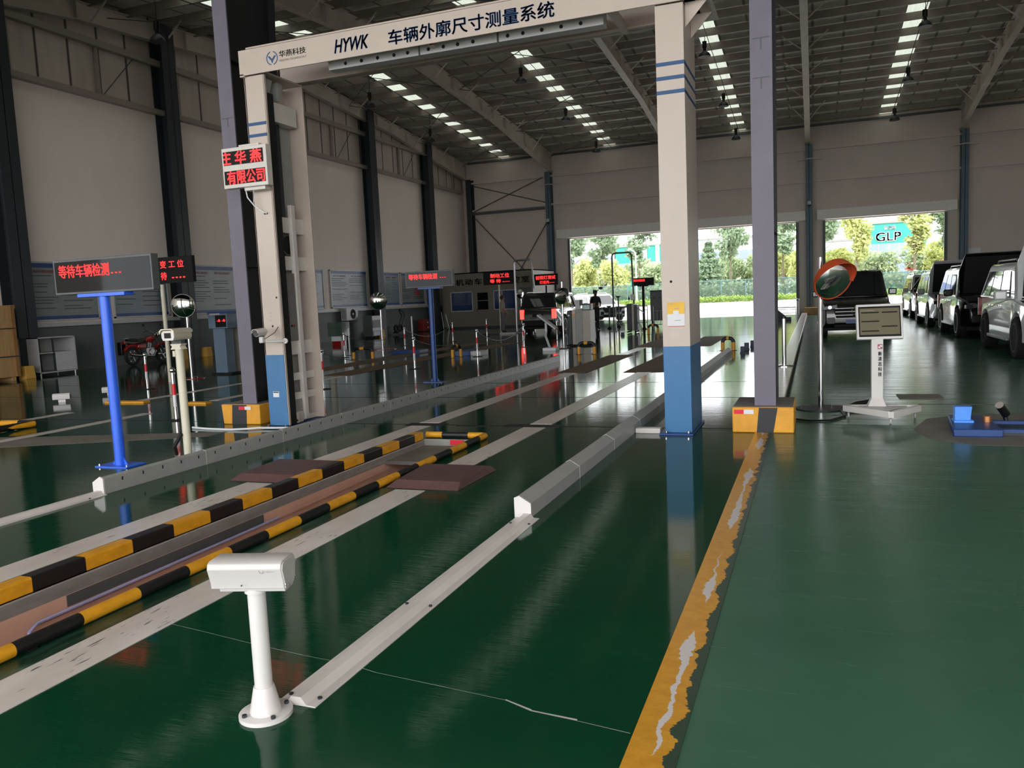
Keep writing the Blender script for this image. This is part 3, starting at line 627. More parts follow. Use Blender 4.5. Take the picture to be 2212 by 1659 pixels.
def beige_camera():
    t = thing('camera_post', 'cream camera post with a glazed housing behind the slotted rail', 'camera post', (-6.28, 6.68, 0))
    a = M(); a.cyl((0, 0, 0), (0, 0, 1.15), .042, n=20); a.box(-.065, -.035, -.03, .03, 1.07, 1.13); a.build('pole', X['cream'], t)
    a = M(); a.prism([(-.075, 1.145), (.075, 1.145), (.05, 1.175), (.075, 1.205), (-.06, 1.205), (-.075, 1.2), (-.052, 1.175)], 'y', -.045, .045); a.build('swivel', X['cream'], t, bevel=.003)
    a = M(); a.box(-.07, .06, -.03, .03, 1.2, 1.245); a.build('bracket', X['dgrey'], t, bevel=.004)
    h = bpy.data.objects.new('housing', None); COL.objects.link(h); h.parent = t; h.location = (-.02, 0, 1.245); h.rotation_euler = (0, 0, R(15))
    pr = [(-.055, 0), (-.07, .03), (-.07, .085), (-.05, .105), (.05, .105), (.07, .085), (.07, .03), (.055, 0)]
    a = M(); a.prism(pr, 'y', -.17, .2); a.build('shell', X['cream'], h, bevel=.005, ang=50)
    a = M(); a.prism([(-.08, .075), (-.08, .1), (-.055, .122), (.055, .122), (.08, .1), (.08, .075), (.074, .08), (.052, .112), (-.052, .112), (-.074, .08)], 'y', -.2, .2); a.build('sun_shield', X['cream'], h, smooth=False)
    a = M(); a.prism([(-.055, .0), (-.068, .03), (-.068, .08), (-.05, .1), (.05, .1), (.068, .08), (.068, .03), (.055, 0)], 'y', -.178, -.168); a.build('front_frame', X['white'], h, bevel=.003)
    a = M(); a.box(-.036, .036, -.181, -.176, .025, .08); a.build('window', X['screen'], h, smooth=False)
    a = M(); a.tube([(-.02, -.05, .25), (-.1, -.08, .12), (-.14, -.02, .02)], .02); a.build('conduit', X['rubber'], t)
beige_camera()
# ---------------------------------------------------------------- LED displays on poles
def display(loc, w, z0, z1, pole, label, lines, poler=.04, base=True, rz=0, d=.09, dx=0, tray=True, framed=True, plate=.3):
    t = thing('led_display', label, 'LED display', loc, rz, 'LED displays on poles')
    a = M(); a.cyl((0, 0, 0), (0, 0, z0-.02), poler, n=18); a.build('pole', pole, t)
    if base:
        a = M(); a.box(-plate/2, plate/2, -.13, .13, 0, .012)
        for s in (-1, 1):
            a.prism([(s*poler*.9, .012), (s*.1, .012), (s*poler*.9, .09)], 'y', -.006, .006)
        a.build('base_plate', pole, t, smooth=False)
        for sx in (-1, 1):
            a = M(); a.cyl((sx*(plate/2-.03), -.1, .012), (sx*(plate/2-.03), -.1, .03), .01, n=6); a.build('bolt', X['chrome'], t)
    if tray:
        a = M(); a.box(-.24*w+dx*.3, .24*w+dx*.3, -.06, .06, z0-.035, z0); a.build('tray', pole, t, bevel=.003)
    h = bpy.data.objects.new('panel', None); COL.objects.link(h); h.parent = t; h.location = (dx, 0, z0)
    a = M(); a.box(-w/2, w/2, -d/2, d/2, 0, z1-z0); a.build('case', X['dgrey'] if framed else X['mblack'], h, bevel=.004)
    a = M(); b = .022 if framed else .012; a.box(-w/2+b, w/2-b, -d/2-.003, -d/2+.002, b, z1-z0-b); a.build('screen', X['screen'] if framed else X['mblack'], h, smooth=False)
    for s, x, z, tw, th in lines: text(s, X['led'], h, (x*w, -d/2-.004, z*(z1-z0)), tw*w, th*(z1-z0), bold=.008, name='led_text')
    return t
D = (('等待车辆检测', -.18, .66, .52, .36), ('...', .15, .54, .1, .03))
display((-6.66, 6.14, 0), 1.29, 1.76, 2.11, X['blue'], 'red LED display on the bright blue pole nearest the white camera post', D, .052, dx=.04, plate=.42)
display((-13.77, 14.3, 0), 1.85, 2.23, 2.81, X['cream'], 'two-line red LED display on a cream pole behind the nearest blue pole', (('变 工 位', .19, .72, .36, .28), ('待', .055, .28, .09, .3), ('....', .28, .2, .2, .05)), .045, base=False, dx=.02, framed=False, tray=False)
display((-6.86, 13.89, 0), 1.0, 1.82, 2.13, X['dblue'], 'red LED display on the dark blue pole behind the slotted rail', (('等待车辆检测', -.12, .66, .6, .34), ('...', .3, .56, .12, .03)), .05, plate=.4)
display((-14.04, 35.8, 0), 1.55, 2.28, 2.88, X['cream'], 'two-line LED display on a thin pole before the control room', (('制动工位', .05, .7, .62, .34), ('等 待', -.1, .28, .35, .3), ('....', .25, .2, .22, .05)), .04, base=False, framed=False, tray=False)
display((-12.4, 38, 0), 1.27, 2.18, 2.72, X['mblack'], 'LED display on a black pole beyond the roof of the dark off-roader', (('前照灯测试', .0, .68, .8, .34), ('灯远光', -.05, .26, .38, .28), ('...', .26, .2, .18, .05)), .04, base=False, framed=False, tray=False)
display((-6.9, 34.6, 0), .95, 1.88, 2.21, X['mblack'], 'black LED display on a black pole in front of the wide open doorway', (('等待车辆检测', -.17, .68, .52, .33),), .055, framed=False)
# ---------------------------------------------------------------- stanchions
def stanchion(loc, label, h=.75):
    t = thing('stanchion', label, 'stanchion', loc, 0, 'red and white rope stanchions')
    a = M(); a.lathe([(.14, 0), (.14, .008), (.05, .014), (.0, .014)], n=24); a.build('base', X['mblack'], t)
    a = M(); a.cyl((0, 0, .012), (0, 0, .70), .024, n=16); a.build('tube', X['chrome'], t)
    for z0, z1, m in ((.20, .37, X['paper']), (.37, .53, X['red'])):
        a = M(); a.cyl((0, 0, z0), (0, 0, z1), .0255, n=16); a.build('band', m, t)
    a = M(); a.ball((0, 0, .725), .042, 16); a.build('ball_top', X['chrome'], t)
    a = M(); a.torus((.035, 0, .685), .014, .003, 'y', 12, 6); a.build('hook', X['chrome'], t)
    return t
ST = [((-13.0, 12.85, 0), 'red and white stanchion in front of the red motorcycle'), ((-8.6, 8.98, 0), 'red and white stanchion close behind the cream camera post'), ((-8.62, 12.73, 0), 'red and white stanchion just past the gantry post with cabinet'),
      ((-13.32, 20.91, 0), 'red and white stanchion in front of the glass-covered box on the wall side'), ((-13.02, 24.2, 0), 'red and white stanchion right of the round mirror by the air cooler'), ((-8.79, 16.76, 0), 'red and white stanchion standing left of the dark blue display pole'),
      ((-13.21, 28.5, 0), 'red and white stanchion just right of the dark blue pole towards the control room'), ((-8.67, 20.25, 0), 'red and white stanchion beside the low blue box with yellow hoop'), ((-13.17, 31.9, 0), 'red and white stanchion before the control room door'), ((-8.65, 24.0, 0), 'red and white stanchion behind the dark off-roader'), ((-8.7, 27.7, 0), 'red and white stanchion half hidden behind the slanted panel of the steel cabinet')]
s0 = stanchion(*ST[0])
for p, l in ST[1:]: dup(s0, p, 0, l)
def rope(a, b, sag, label):
    m = M(); a, b = V(a), V(b); u = (b-a).normalized()*.036; a, b = a+u, b-u; P = [a.lerp(b, k/14)+V((0, 0, -sag*4*(k/14)*(1-k/14))) for k in range(15)]; m.tube(P, .009, 6); o = m.build('rope', X['black']); tag(o, label, 'rope', 'ropes between stanchions')
rope((-8.62, 12.73, .69), (-8.79, 16.76, .69), .3, 'sagging rope from the stanchion at the gantry post to the next one'); rope((-8.79, 16.76, .69), (-8.67, 20.25, .69), .25, 'sagging rope passing behind the dark blue display pole')
rope((-8.67, 20.25, .69), (-8.65, 24, .69), .35, 'sagging rope between the blue box and the dark off-roader'); rope((-13.32, 20.91, .69), (-13.02, 24.2, .69), .3, 'sagging rope below the round mirror by the air cooler')
rope((-13.02, 24.2, .69), (-13.21, 28.5, .69), .35, 'sagging rope behind the dark blue pole on the wall side')
# ---------------------------------------------------------------- convex mirrors
def mirror(loc, zc, r, ztop, label, yaw, tilt, disc, back, hood=False, pole='chrome', off=-.09, dx=0, pr=.03, discm=None):
    t = thing('convex_mirror', label, 'convex mirror', loc, 0, 'convex mirrors on poles')
    a = M(); a.lathe([(disc, 0), (disc, .012), (.05, .02), (0, .02)], n=36); b = a.build('base', X[discm or 'slate'], t)
    for s in (-1, 1):
        a = M(); a.tube([(s*disc*.6-.05, -disc*.3, .012), (s*disc*.6-.05, -disc*.3, .06), (s*disc*.6+.05, -disc*.3, .06), (s*disc*.6+.05, -disc*.3, .012)], .006, 6); a.build('handle', X['steel'], b)
    a = M(); a.cyl((0, 0, .015), (0, 0, ztop), pr, n=18); a.build('pole', X[pole], t)
    h = bpy.data.objects.new('mirror_head', None); COL.objects.link(h); h.parent = t; h.location = (dx, off, zc); h.rotation_euler = (R(90)+tilt, 0, yaw)
    prof = [(r*math.sin(u*R(42))/math.sin(R(42)), r*.42*(math.cos(u*R(42))-math.cos(R(42)))/(1-math.cos(R(42)))*.75) for u in [1-k/10 for k in range(11)]]
    a = M(); a.lathe(prof, n=44); a.build('mirror_face', X['mirror'], h)
    a = M(); a.lathe([(r*.98, .004), (r*1.03, .004), (r*1.03, -.02), (r*.8, -.06), (0, -.08)], n=44); a.build('back_shell', back, h)
    if hood:
        a = M(); n = 26; o_ = []
        for k in range(n+1):
            u = R(-5)+R(190)*k/n; d = .03+.1*max(0, sin(u)); o_.append((r*1.03*cos(u), r*1.03*sin(u), d))
        rr = [[(x, y, 0), (x, y, d), (x*.975, y*.975, d), (x*.975, y*.975, 0)] for x, y, d in o_]; a.rings(rr); a.build('hood', back, h)
    return t
mirror((.07, 10.5, 0), 1.575, .25, 1.85, 'orange-backed convex mirror on a steel pole beside the touchscreen kiosk', R(36), R(24), .29, X['orange'], True, dx=.15, off=-.16)
mirror((-13.83, 15.05, 0), 1.72, .27, 1.74, 'round convex mirror with a thin brown rim near the red motorcycle', R(24), R(8), .32, X['tan'], discm='redpaint')
mirror((-14.14, 24.64, 0), 1.68, .3, 1.7, 'round convex mirror in front of the wall column by the air cooler', R(26), R(6), .5, X['dgrey'], discm='redpaint')
mirror((-6.99, 22.9, 0), 1.56, .24, 1.98, 'dark round mirror turned away beside the steel equipment cabinets', R(55), R(4), .25, X['dgrey'], True)
mirror((-13.1, 36.2, 0), 1.78, .22, 1.9, 'chrome round mirror next to the person in grey work clothes', R(60), R(0), .25, X['steel'])
# ================================================================ along the left wall
def poster(y0, y1, z0, z1, label, title, style=0, cols=2):
    t = thing('notice_board', label, 'notice board', (XL+.02, (y0+y1)/2, z0), R(90), 'framed notice boards on the side wall'); w, h = y1-y0, z1-z0
    a = M()
    for q in ((-w/2, -w/2+.05, 0, h), (w/2-.05, w/2, 0, h), (-w/2, w/2, 0, .05), (-w/2, w/2, h-.05, h)): a.box(q[0], q[1], -.05, .0, q[2], q[3])
    a.build('frame', X['lgrey'], t, smooth=False)
    a = M(); a.box(-w/2+.04, w/2-.04, -.025, 0, .04, h-.04); a.build('sheet', mat('poster_sheet', '#6f7b86' if style else '#7c8384', .35, var=.12, scale=1.2, stretch=(1, 1, 2)), t, smooth=False)
    for z0, z1 in ((h-.18, h-.05), (.05, .15)):
        a = M(); a.box(-w/2+.05, w/2-.05, -.027, -.02, z0, z1); a.build('blue_border', X['dblue'], t, smooth=False)
    cw = (w-.2)/cols; a = M(); rnd = random.Random(int(y0*10))
    for c in range(cols):
        x0 = -w/2+.1+c*cw; z = h-.42
        while z > .3:
            x1 = x0+cw*rnd.uniform(.55, .92)
            if rnd.random() < .85: a.box(x0+.04, x1, -.028, -.024, z, z+.03)
            z -= rnd.choice((.085, .085, .15))
    o = a.build('print', X['dgrey'], t, smooth=False); o['kind'] = 'stuff'
    red = mat('poster_title_red', '#8c2a2a', .5)
    for c in range(cols): text(title, red, t, (-w/2+.1+cw*(c+.47), -.03, h-.28), cw*.7, .09, rot=(R(90), 0, 0))
    return t
poster(16.35, 18.9, 1.5, 3.22, 'framed flow chart board on the wall above the steel cabinet', '进口机动车检验流程图', 0)
poster(19.45, 21.8, 1.5, 3.3, 'framed board on the wall behind the nearest blue display pole', '检验项目', 1)
poster(22.75, 25.3, 1.5, 3.28, 'framed board on the wall above the blue instrument pedestal', '检验流程', 0)
poster(25.6, 28.3, 1.5, 3.28, 'framed board on the wall hidden by the grey column and gantry', '岗位职责', 1); poster(29.1, 31.2, 1.5, 3.28, 'narrow framed board just right of the gantry post with cabinet', '岗位职责', 1, 1)
poster(31.75, 35.0, 1.5, 3.28, 'framed board above the outdoor air conditioner unit', '安全规程', 1); poster(36.0, 38.3, 1.5, 3.26, 'framed board behind the round mirror by the air cooler', '检验标准', 1, 3); p7 = poster(38.5, 41.3, 1.5, 3.26, 'framed board with red blocks behind the dark blue display pole', '公示栏', 0)
for i in range(5):
    for z in ((.55, .85) if i < 3 else (.85,)):
        a = M(); a.box(.25+i*.17, .37+i*.17, -.03, -.022, z, z+.2); a.build('red_block', X['red'], p7, smooth=False)
def wood_crate():
    t = thing('wooden_crate', 'tall plywood crate with dark straps in front of the wall', 'crate', (-20.05, 14.0, 0))
    a = M(); a.box(-.45, .43, -1.2, 1.15, .1, 1.95); a.build('box', X['wood'], t, bevel=.005, smooth=False)
    a = M()
    for y in (-1.2, -.45, .35, 1.05): a.box(.43, .46, y, y+.1, .1, 1.97)
    a.box(-.47, .47, 1.13, 1.17, 1.87, 1.97); a.build('batten', mat('crate_batten', '#8d6539', .7, var=.2), t, smooth=False)
    for z in (.62, 1.35):
        a = M(); a.box(-.455, .462, -1.21, 1.165, z, z+.025); a.build('strap', X['slate'], t, smooth=False)
    for y in (-1.1, 0, 1.0):
        a = M(); a.box(-.4, .4, y-.05, y+.05, 0, .1); a.build('skid', X['wood'], t, smooth=False)
wood_crate()
def steel_cabinet():
    t = thing('steel_cabinet', 'white steel cabinet with open shelves and one marbled door by the wall', 'cabinet', (-20.2, 16.5, 0)); y0, y1, x0, x1 = -.6, .6, -.42, .38
    a = M(); a.box(x0, x1, y0, y0+.03, .08, 1.07); a.box(x0, x1, y1-.03, y1, .08, 1.07); a.box(x0, x1, y0, y1, 1.04, 1.07); a.box(x0, x1, y0, y1, .08, .11); a.box(x0, x0+.02, y0, y1, .08, 1.07); a.build('carcass', X['lgrey'], t, smooth=False)
    a = M(); a.box(x0, x1-.02, y0+.03, y1-.03, .62, .645); a.build('shelf', X['lgrey'], t, smooth=False)
    a = M(); a.box(x1-.05, x1-.02, -.12, -.08, .11, 1.04); a.build('mullion', X['slate'], t, smooth=False)
    mb = NT('marbled_film'); f = mb.noise(mb.coords((1, 5, 9)), 1.5, 4, .8); mb.set(Base_Color=mb.ramp(f, [(.58, '#BDBDC0'), (.66, '#3a3a3c')]), Roughness=.3)
    a = M(); a.box(x1-.02, x1, -.06, y1-.04, .12, .62); d = a.build('door', mb.m, t, smooth=False); d['label'] = 'white door with dark marbling'
    for y in (y0+.05, y1-.05):
        for x in (x0+.05, x1-.05):
            a = M(); a.cyl((x, y, 0), (x, y, .08), .022); a.build('leg', X['steel'], t)
steel_cabinet()
def foam(loc, label, s=(.28, .3, .34)):
    o = M(); x, y, z = s; o.rings([[(-x/2, -y/2, 0), (x/2, -y/2, 0), (x/2, y/2, 0), (-x/2, y/2, 0)], [(-x/2*.9, -y/2*.82, z), (x/2*.9, -y/2*.82, z), (x/2*.9, y/2*.82, z), (-x/2*.9, y/2*.82, z)]])
    o = o.build('wheel_chock', X['carton'], bevel=.01, smooth=False, loc=loc); tag(o, label, 'wheel chock', 'yellow blocks along the wall')
foam((-20.2, 21.6, 0), 'wide yellow block on the floor right of the motorcycle'); foam((-20.25, 22.85, 0), 'narrow yellow block below the wall board near the pedestal'); foam((-19.75, 15.45, 0), 'yellow block standing between the crate and the steel cabinet'); foam((-20.2, 35.0, 0), 'yellow and white block behind the round mirror pole by the cooler', (.3, .5, .36))
def motorcycle():
    t = thing('motorcycle', 'red motorcycle parked beside the grey wall', 'motorcycle', (-19.95, 19.85, 0), R(90))   # forward is +x locally
    def wheel(x, name='wheel'):
        a = M(); a.torus((x, 0, .3), .245, .055, 'y', 32, 8); w = a.build(name, X['rubber'], t)
        a = M(); a.torus((x, 0, .3), .2, .014, 'y', 32, 6)
        for k in range(6): u = k*pi/3; a.cb((x+.1*cos(u), 0, .3+.1*sin(u)), (.2, .03, .03), ry=-u)
        a.cyl((x, -.05, .3), (x, .05, .3), .05); a.build('rim', X['steel'], w)
    wheel(-.62); wheel(.62)
    a = M(); a.tube([(.36, 0, .92), (.62, .0, .3)], .001, 4)
    for s in (-.07, .07): a.cyl((.38, s, .95), (.62, s, .3), .022, n=8)
    a.build('fork', X['chrome'], t)
    a = M(); a.tube([(.33, 0, .85), (.05, 0, .45), (-.2, 0, .34), (-.62, 0, .3)], .025); a.tube([(.33, 0, .82), (0, 0, .72), (-.5, 0, .66), (-.8, 0, .7)], .022); a.tube([(-.3, 0, .68), (-.22, 0, .34)], .022); a.build('frame', X['black'], t)
    a = M(); a.rings([[(-.06, y*.55, z) for y, z in ((-.1, .7), (.1, .7), (.12, .78), (.07, .84), (-.07, .84), (-.12, .78))], [(.1, y, z) for y, z in ((-.1, .68), (.1, .68), (.15, .8), (.09, .9), (-.09, .9), (-.15, .8))], [(.3, y*.7, z) for y, z in ((-.1, .74), (.1, .74), (.12, .84), (.07, .9), (-.07, .9), (-.12, .84))]]); a.build('fuel_tank', X['redpaint'], t, bevel=.02)
    a = M(); a.box(-.42, -.1, -.09, .09, .52, .66); a.build('side_cover', X['redpaint'], t, bevel=.03)
    a = M(); a.rings([[(x, -w, z), (x, w, z), (x, w*.9, z+.07), (x, -w*.9, z+.07)] for x, w, z in ((-.78, .09, .78), (-.4, .12, .74), (-.08, .1, .76))]); a.build('seat', X['black'], t, bevel=.02)
    a = M(); a.box(-.12, .2, -.11, .11, .3, .52); a.cyl((.08, -.14, .38), (.08, .14, .38), .11); a.cyl((.02, 0, .45), (.1, 0, .68), .08); a.build('engine', X['steel'], t, bevel=.01)
    a = M(); a.tube([(.14, -.1, .5), (.24, -.14, .4), (.1, -.16, .26), (-.3, -.16, .28), (-.85, -.17, .36)], [.02, .02, .024, .04, .045]); a.build('exhaust', X['chrome'], t)
    a = M(); a.tube([(.25, -.36, 1.02), (.33, -.2, 1.06), (.36, 0, .98), (.33, .2, 1.06), (.25, .36, 1.02)], .014); a.build('handlebar', X['chrome'], t)
    for s in (-1, 1):
        a = M(); a.tube([(.3, s*.28, 1.05), (.3, s*.34, 1.2)], .007, 6); a.ball((.29, s*.36, 1.24), .055, 12, (.35, 1, .8)); a.build('mirror', X['black'], t)
    a = M(); a.ball((.46, 0, .92), .1, 16, (.8, 1, 1)); a.build('headlight', X['chrome'], t)
    for x, s in ((.62, 1), (-.62, -1)):
        a = M(); a.tube([(x+.33*cos(u), 0, .3+.33*sin(u)) for u in [R(25+k*13) if s > 0 else R(40+k*12) for k in range(10)]], .05, 8); a.build('fender', X['redpaint'], t)
    a = M(); a.tube([(-.85, -.1, .84), (-.6, -.13, .86), (-.45, -.12, .8)], .012); a.tube([(-.85, .1, .84), (-.6, .13, .86), (-.45, .12, .8)], .012); a.build('grab_rail', X['chrome'], t)
    a = M(); a.box(-.93, -.86, -.06, .06, .7, .78); a.build('tail_light', X['redpaint'], t, bevel=.01)
    a = M(); a.box(-.9, -.72, .12, .3, .35, .75); a.build('pannier', X['black'], t, bevel=.02)
    a = M(); a.cyl((-.02, .08, .3), (-.06, .25, .01), .012); a.build('kickstand', X['steel'], t)
motorcycle()
def pedestal():
    t = thing('instrument_pedestal', 'blue grey instrument pedestal with red digits behind the left grey column', 'instrument', (-13.72, 16.15, 0)); bm_ = mat('pedestal_blue', '#5D7184', .45)
    a = M(); a.box(-.32, .3, -.2, .25, 0, .04); a.build('foot', X['mblack'], t, smooth=False)
    a = M(); a.box(-.22, .14, -.14, .16, .04, 1.15); a.build('column', bm_, t, bevel=.006)
    a = M(); a.box(-.27, .30, -.22, .2, 1.14, 1.5); a.build('head', bm_, t, bevel=.006)
    a = M(); a.box(-.28, .32, -.23, .22, 1.5, 1.55); a.mi = 1; a.box(-.2, .1, -.24, -.2, 1.47, 1.51); a.build('cap', [X['dblue'], X['lgrey']], t, smooth=False)
    a = M(); a.box(-.05, .27, -.228, -.215, 1.17, 1.46); a.build('screen', X['screen'], t, smooth=False)
    text('-8', X['led'], t, (.05, -.23, 1.33), .1, .06, name='led_digits'); text('-8', X['led'], t, (.2, -.23, 1.33), .1, .06, name='led_digits')
    t = thing('filing_cabinet', 'cream cupboard close behind the blue instrument pedestal', 'cupboard', (-13.4, 16.75, 0))
    a = M(); a.box(-.5, .6, -.2, .3, .0, 1.3); a.build('box', X['tan'], t, bevel=.006); a = M(); a.tube([(.2, -.21, .8), (.2, -.25, .85), (.2, -.25, 1.0), (.2, -.21, 1.02)], .008, 6); a.build('handle', X['black'], t)
    a = M(); a.box(-.52, -.44, -.24, -.2, .25, 1.2); a.build('white_trim', X['lgrey'], t, smooth=False)
pedestal()
def wall_units():
    t = thing('air_conditioner', 'white outdoor air conditioner unit on a wall bracket', 'air conditioner', (-20.55, 32.9, .9))
    a = M(); a.box(-.16, .16, -.5, .5, 0, .6); a.build('case', X['lgrey'], t, bevel=.015)
    a = M(); a.torus((.165, .05, .3), .22, .012, 'x', 28, 6)
    for k in range(4): a.torus((.165, .05, .3), .04+.045*k, .006, 'x', 24, 5)
    g_ = a.build('fan_grille', X['black'], t); a = M(); a.cyl((.15, .05, .3), (.162, .05, .3), .21, n=28); a.build('fan_recess', X['mblack'], t); a = M(); a.cyl((.16, .05, .3), (.172, .05, .3), .05); a.build('fan_hub', X['lgrey'], t)
    a = M()
    for k in range(8): a.box(-.12, .12, -.506, -.498, .08+k*.06, .1+k*.06)
    a.build('side_louvre', X['black'], t, smooth=False)
    for y in (-.3, .3):
        a = M(); a.tube([(-.2, y, -.35), (-.2, y, -.04), (.22, y, -.04)], .018, 4); a.build('bracket', X['dgrey'], t)
    t = thing('air_cooler', 'upright grey air cooler with a slatted front by the dark wall column', 'air cooler', (-19.95, 33.95, 0))
    a = M(); a.box(-.3, .2, -.4, .4, .08, 1.08); a.build('case', X['dgrey'], t, bevel=.02)
    for z0, z1 in ((.86, 1.05), (.35, .48)):
        a = M(); a.box(.2, .215, -.38, .38, z0, z1); a.build('front_panel', X['lgrey'], t, smooth=False)
    a = M()
    for k in range(7): a.box(.2, .222, -.34, .34, .52+k*.045, .54+k*.045)
    a.build('slat_grille', X['black'], t, smooth=False); a = M(); a.box(.2, .215, -.3, .3, .12, .33); a.build('water_tank', mat('tank_blue', '#7A8797', .3), t, smooth=False)
    for y in (-.3, .3):
        a = M(); a.cyl((-.2, y-.02, .04), (-.2, y+.02, .04), .04); a.cyl((.1, y-.02, .04), (.1, y+.02, .04), .04); a.build('castor', X['rubber'], t)
    t = thing('hand_truck', 'black hand truck with a bent handle leaning by the wall', 'hand truck', (-20.25, 37.3, 0))
    a = M(); a.tube([(0, -.28, .25), (0, -.1, .62), (0, .18, .95), (.02, -.15, 1.28), (.02, -.1, 1.3), (0, .35, 1.15), (0, .5, .95), (0, .1, .3)], .022); a.build('frame', X['black'], t)
    for y in (-.5, -.05):
        a = M(); a.torus((.0, y, .32), .16, .06, 'x', 20, 8); a.build('wheel', X['rubber'], t)
    a = M(); a.box(-.15, .2, -.6, .3, .08, .14); a.build('toe_plate', X['black'], t, smooth=False)
    t = thing('extinguisher_box', 'dark red fire extinguisher box on the floor by the wall', 'extinguisher box', (-20.35, 40.15, 0))
    a = M(); a.box(-.15, .15, -.38, .38, .05, .68); a.build('box', mat('extinguisher_red', '#7d1a18', .4), t, bevel=.01)
    for z in (.22, .5):
        a = M(); a.cyl((.151, .2, z), (.156, .2, z), .05); a.build('emblem', X['paper'], t)
    a = M(); a.box(-.17, .17, -.4, .4, 0, .05); a.build('foot', X['mblack'], t, smooth=False)
    gm = NT('greenish_glass'); f = gm.noise(gm.coords(), 2); gm.set(Base_Color=gm.ramp(f, [(.3, '#3f5148'), (.7, '#56685e')]), Roughness=.1, Alpha=.8)
    t = thing('display_case', 'greenish glass box on a white block by the side wall', 'display case', (-18.05, 28.0, 0))
    a = M(); a.box(-.2, .2, -.2, .2, 0, .18); a.build('plinth', X['redpaint'], t, smooth=False); a = M(); a.box(-.22, .22, -.22, .22, .18, .38); a.build('white_block', X['paper'], t, bevel=.005); a = M(); a.box(-.33, .33, -.3, .3, .38, .94); a.build('glass_box', gm.m, t, bevel=.004)
    for p, h, l in (((-13.7, 21.8), .86, 'plain steel post standing right of the stanchion by the glass box'), ((-13.45, 25.6), 1.1, 'plain steel post rising behind the stanchion near the mirror')):
        t = thing('steel_post', l, 'post', (p[0], p[1], 0)); a = M(); a.cyl((0, 0, 0), (0, 0, h), .03); a.build('tube', X['steel'], t); a = M(); a.lathe([(.12, 0), (.12, .01), (0, .012)], n=20); a.build('base', X['slate'], t)
    for p, q, l in (((-20.3, 42.6, .02), (-20.45, 42.7, 1.0), 'white pole leaning upright against the control room end wall'), ((-19.9, 42.5, .02), (-20.2, 42.75, .85), 'white pole leaning at a slant beside the upright pole')):
        a = M(); a.cyl(p, q, .03); tag(a.build('leaning_pole', X['paper']), l, 'pole')
wall_units()
# ---------------------------------------------------------------- control room
def control_room():
    t = thing('control_room', 'small cream control room with blue windows in the back corner', 'control room', (-17.3, 42.8, 0)); w0, w1, H = -3.1, 2.55, 3.2; cm = mat('control_room_panel', '#6d695f', .6, var=.04)
    a = M(); cells = [(-2.55, -1.15, .98, 2.12), (-.95, -.1, .06, 2.12), (.15, 1.55, 1.0, 2.12), (1.75, 2.45, .06, 2.2)]; xs = [w0]+[q for c in cells for q in c[:2]]+[w1]
    for i in range(0, len(xs), 2): a.box(xs[i], xs[i+1], 0, .1, 0, H)
    for x0, x1, z0, z1 in cells:
        a.box(x0, x1, 0, .1, z1, H)
        if z0 > .2: a.box(x0, x1, 0, .1, 0, z0)
    a.box(w1-.1, w1, .1, 4, 0, H); a.box(w0, w0+.1, .1, 4, 0, H); a.box(w0, w1, 0, 4, H-.06, H); a.build('wall_panel', cm, t, smooth=False)
    bl = glass_mat('blue_window_glass', (.012, .03, .10), .08)
    for i, (x0, x1, z0, z1) in enumerate(cells):
        if i in (0, 2):
            a = M()
            for q in ((x0, x0+.05, z0, z1), (x1-.05, x1, z0, z1), (x0, x1, z0, z0+.05), (x0, x1, z1-.05, z1)): a.box(q[0], q[1], -.02, .06, q[2], q[3])
            if i == 2: a.box((x0+x1)/2-.2, (x0+x1)/2-.15, -.02, .06, z0, z1)
            f = a.build('window_frame', X['lgrey'], t, smooth=False); a = M(); a.box(x0+.05, x1-.05, .01, .03, z0+.05, z1-.05); a.build('pane', bl, f, smooth=False)
        else:
            a = M(); a.box(x0, x1, .0, .05, z0, z1); d = a.build('door', cm if i == 1 else X['dgrey'], t, bevel=.004)
            if i == 1:
                a = M(); a.box(x0+.1, x1-.1, -.012, .0, 1.05, z1-.1); a.build('pane', X['screen'], d, smooth=False); a = M(); a.box(x0+.12, x1-.12, -.02, -.012, 1.55, 1.58); a.build('push_bar', X['steel'], d, smooth=False); a = M(); a.box(x0+.03, x0+.07, -.03, 0, .95, 1.1); a.build('handle', X['black'], d, smooth=False)
    rm = mat('dark_red_letter', '#3c1210', .5)
    text('机动车检测主控室', rm, t, (.1, -.02, 2.66), 4.5, .36, bold=.02, spacing=1.25, depth=.02)
    a = M(); a.box(w0, w1, -.02, .0, 0, .1); a.build('skirting', X['slate'], t, smooth=False)
control_room()
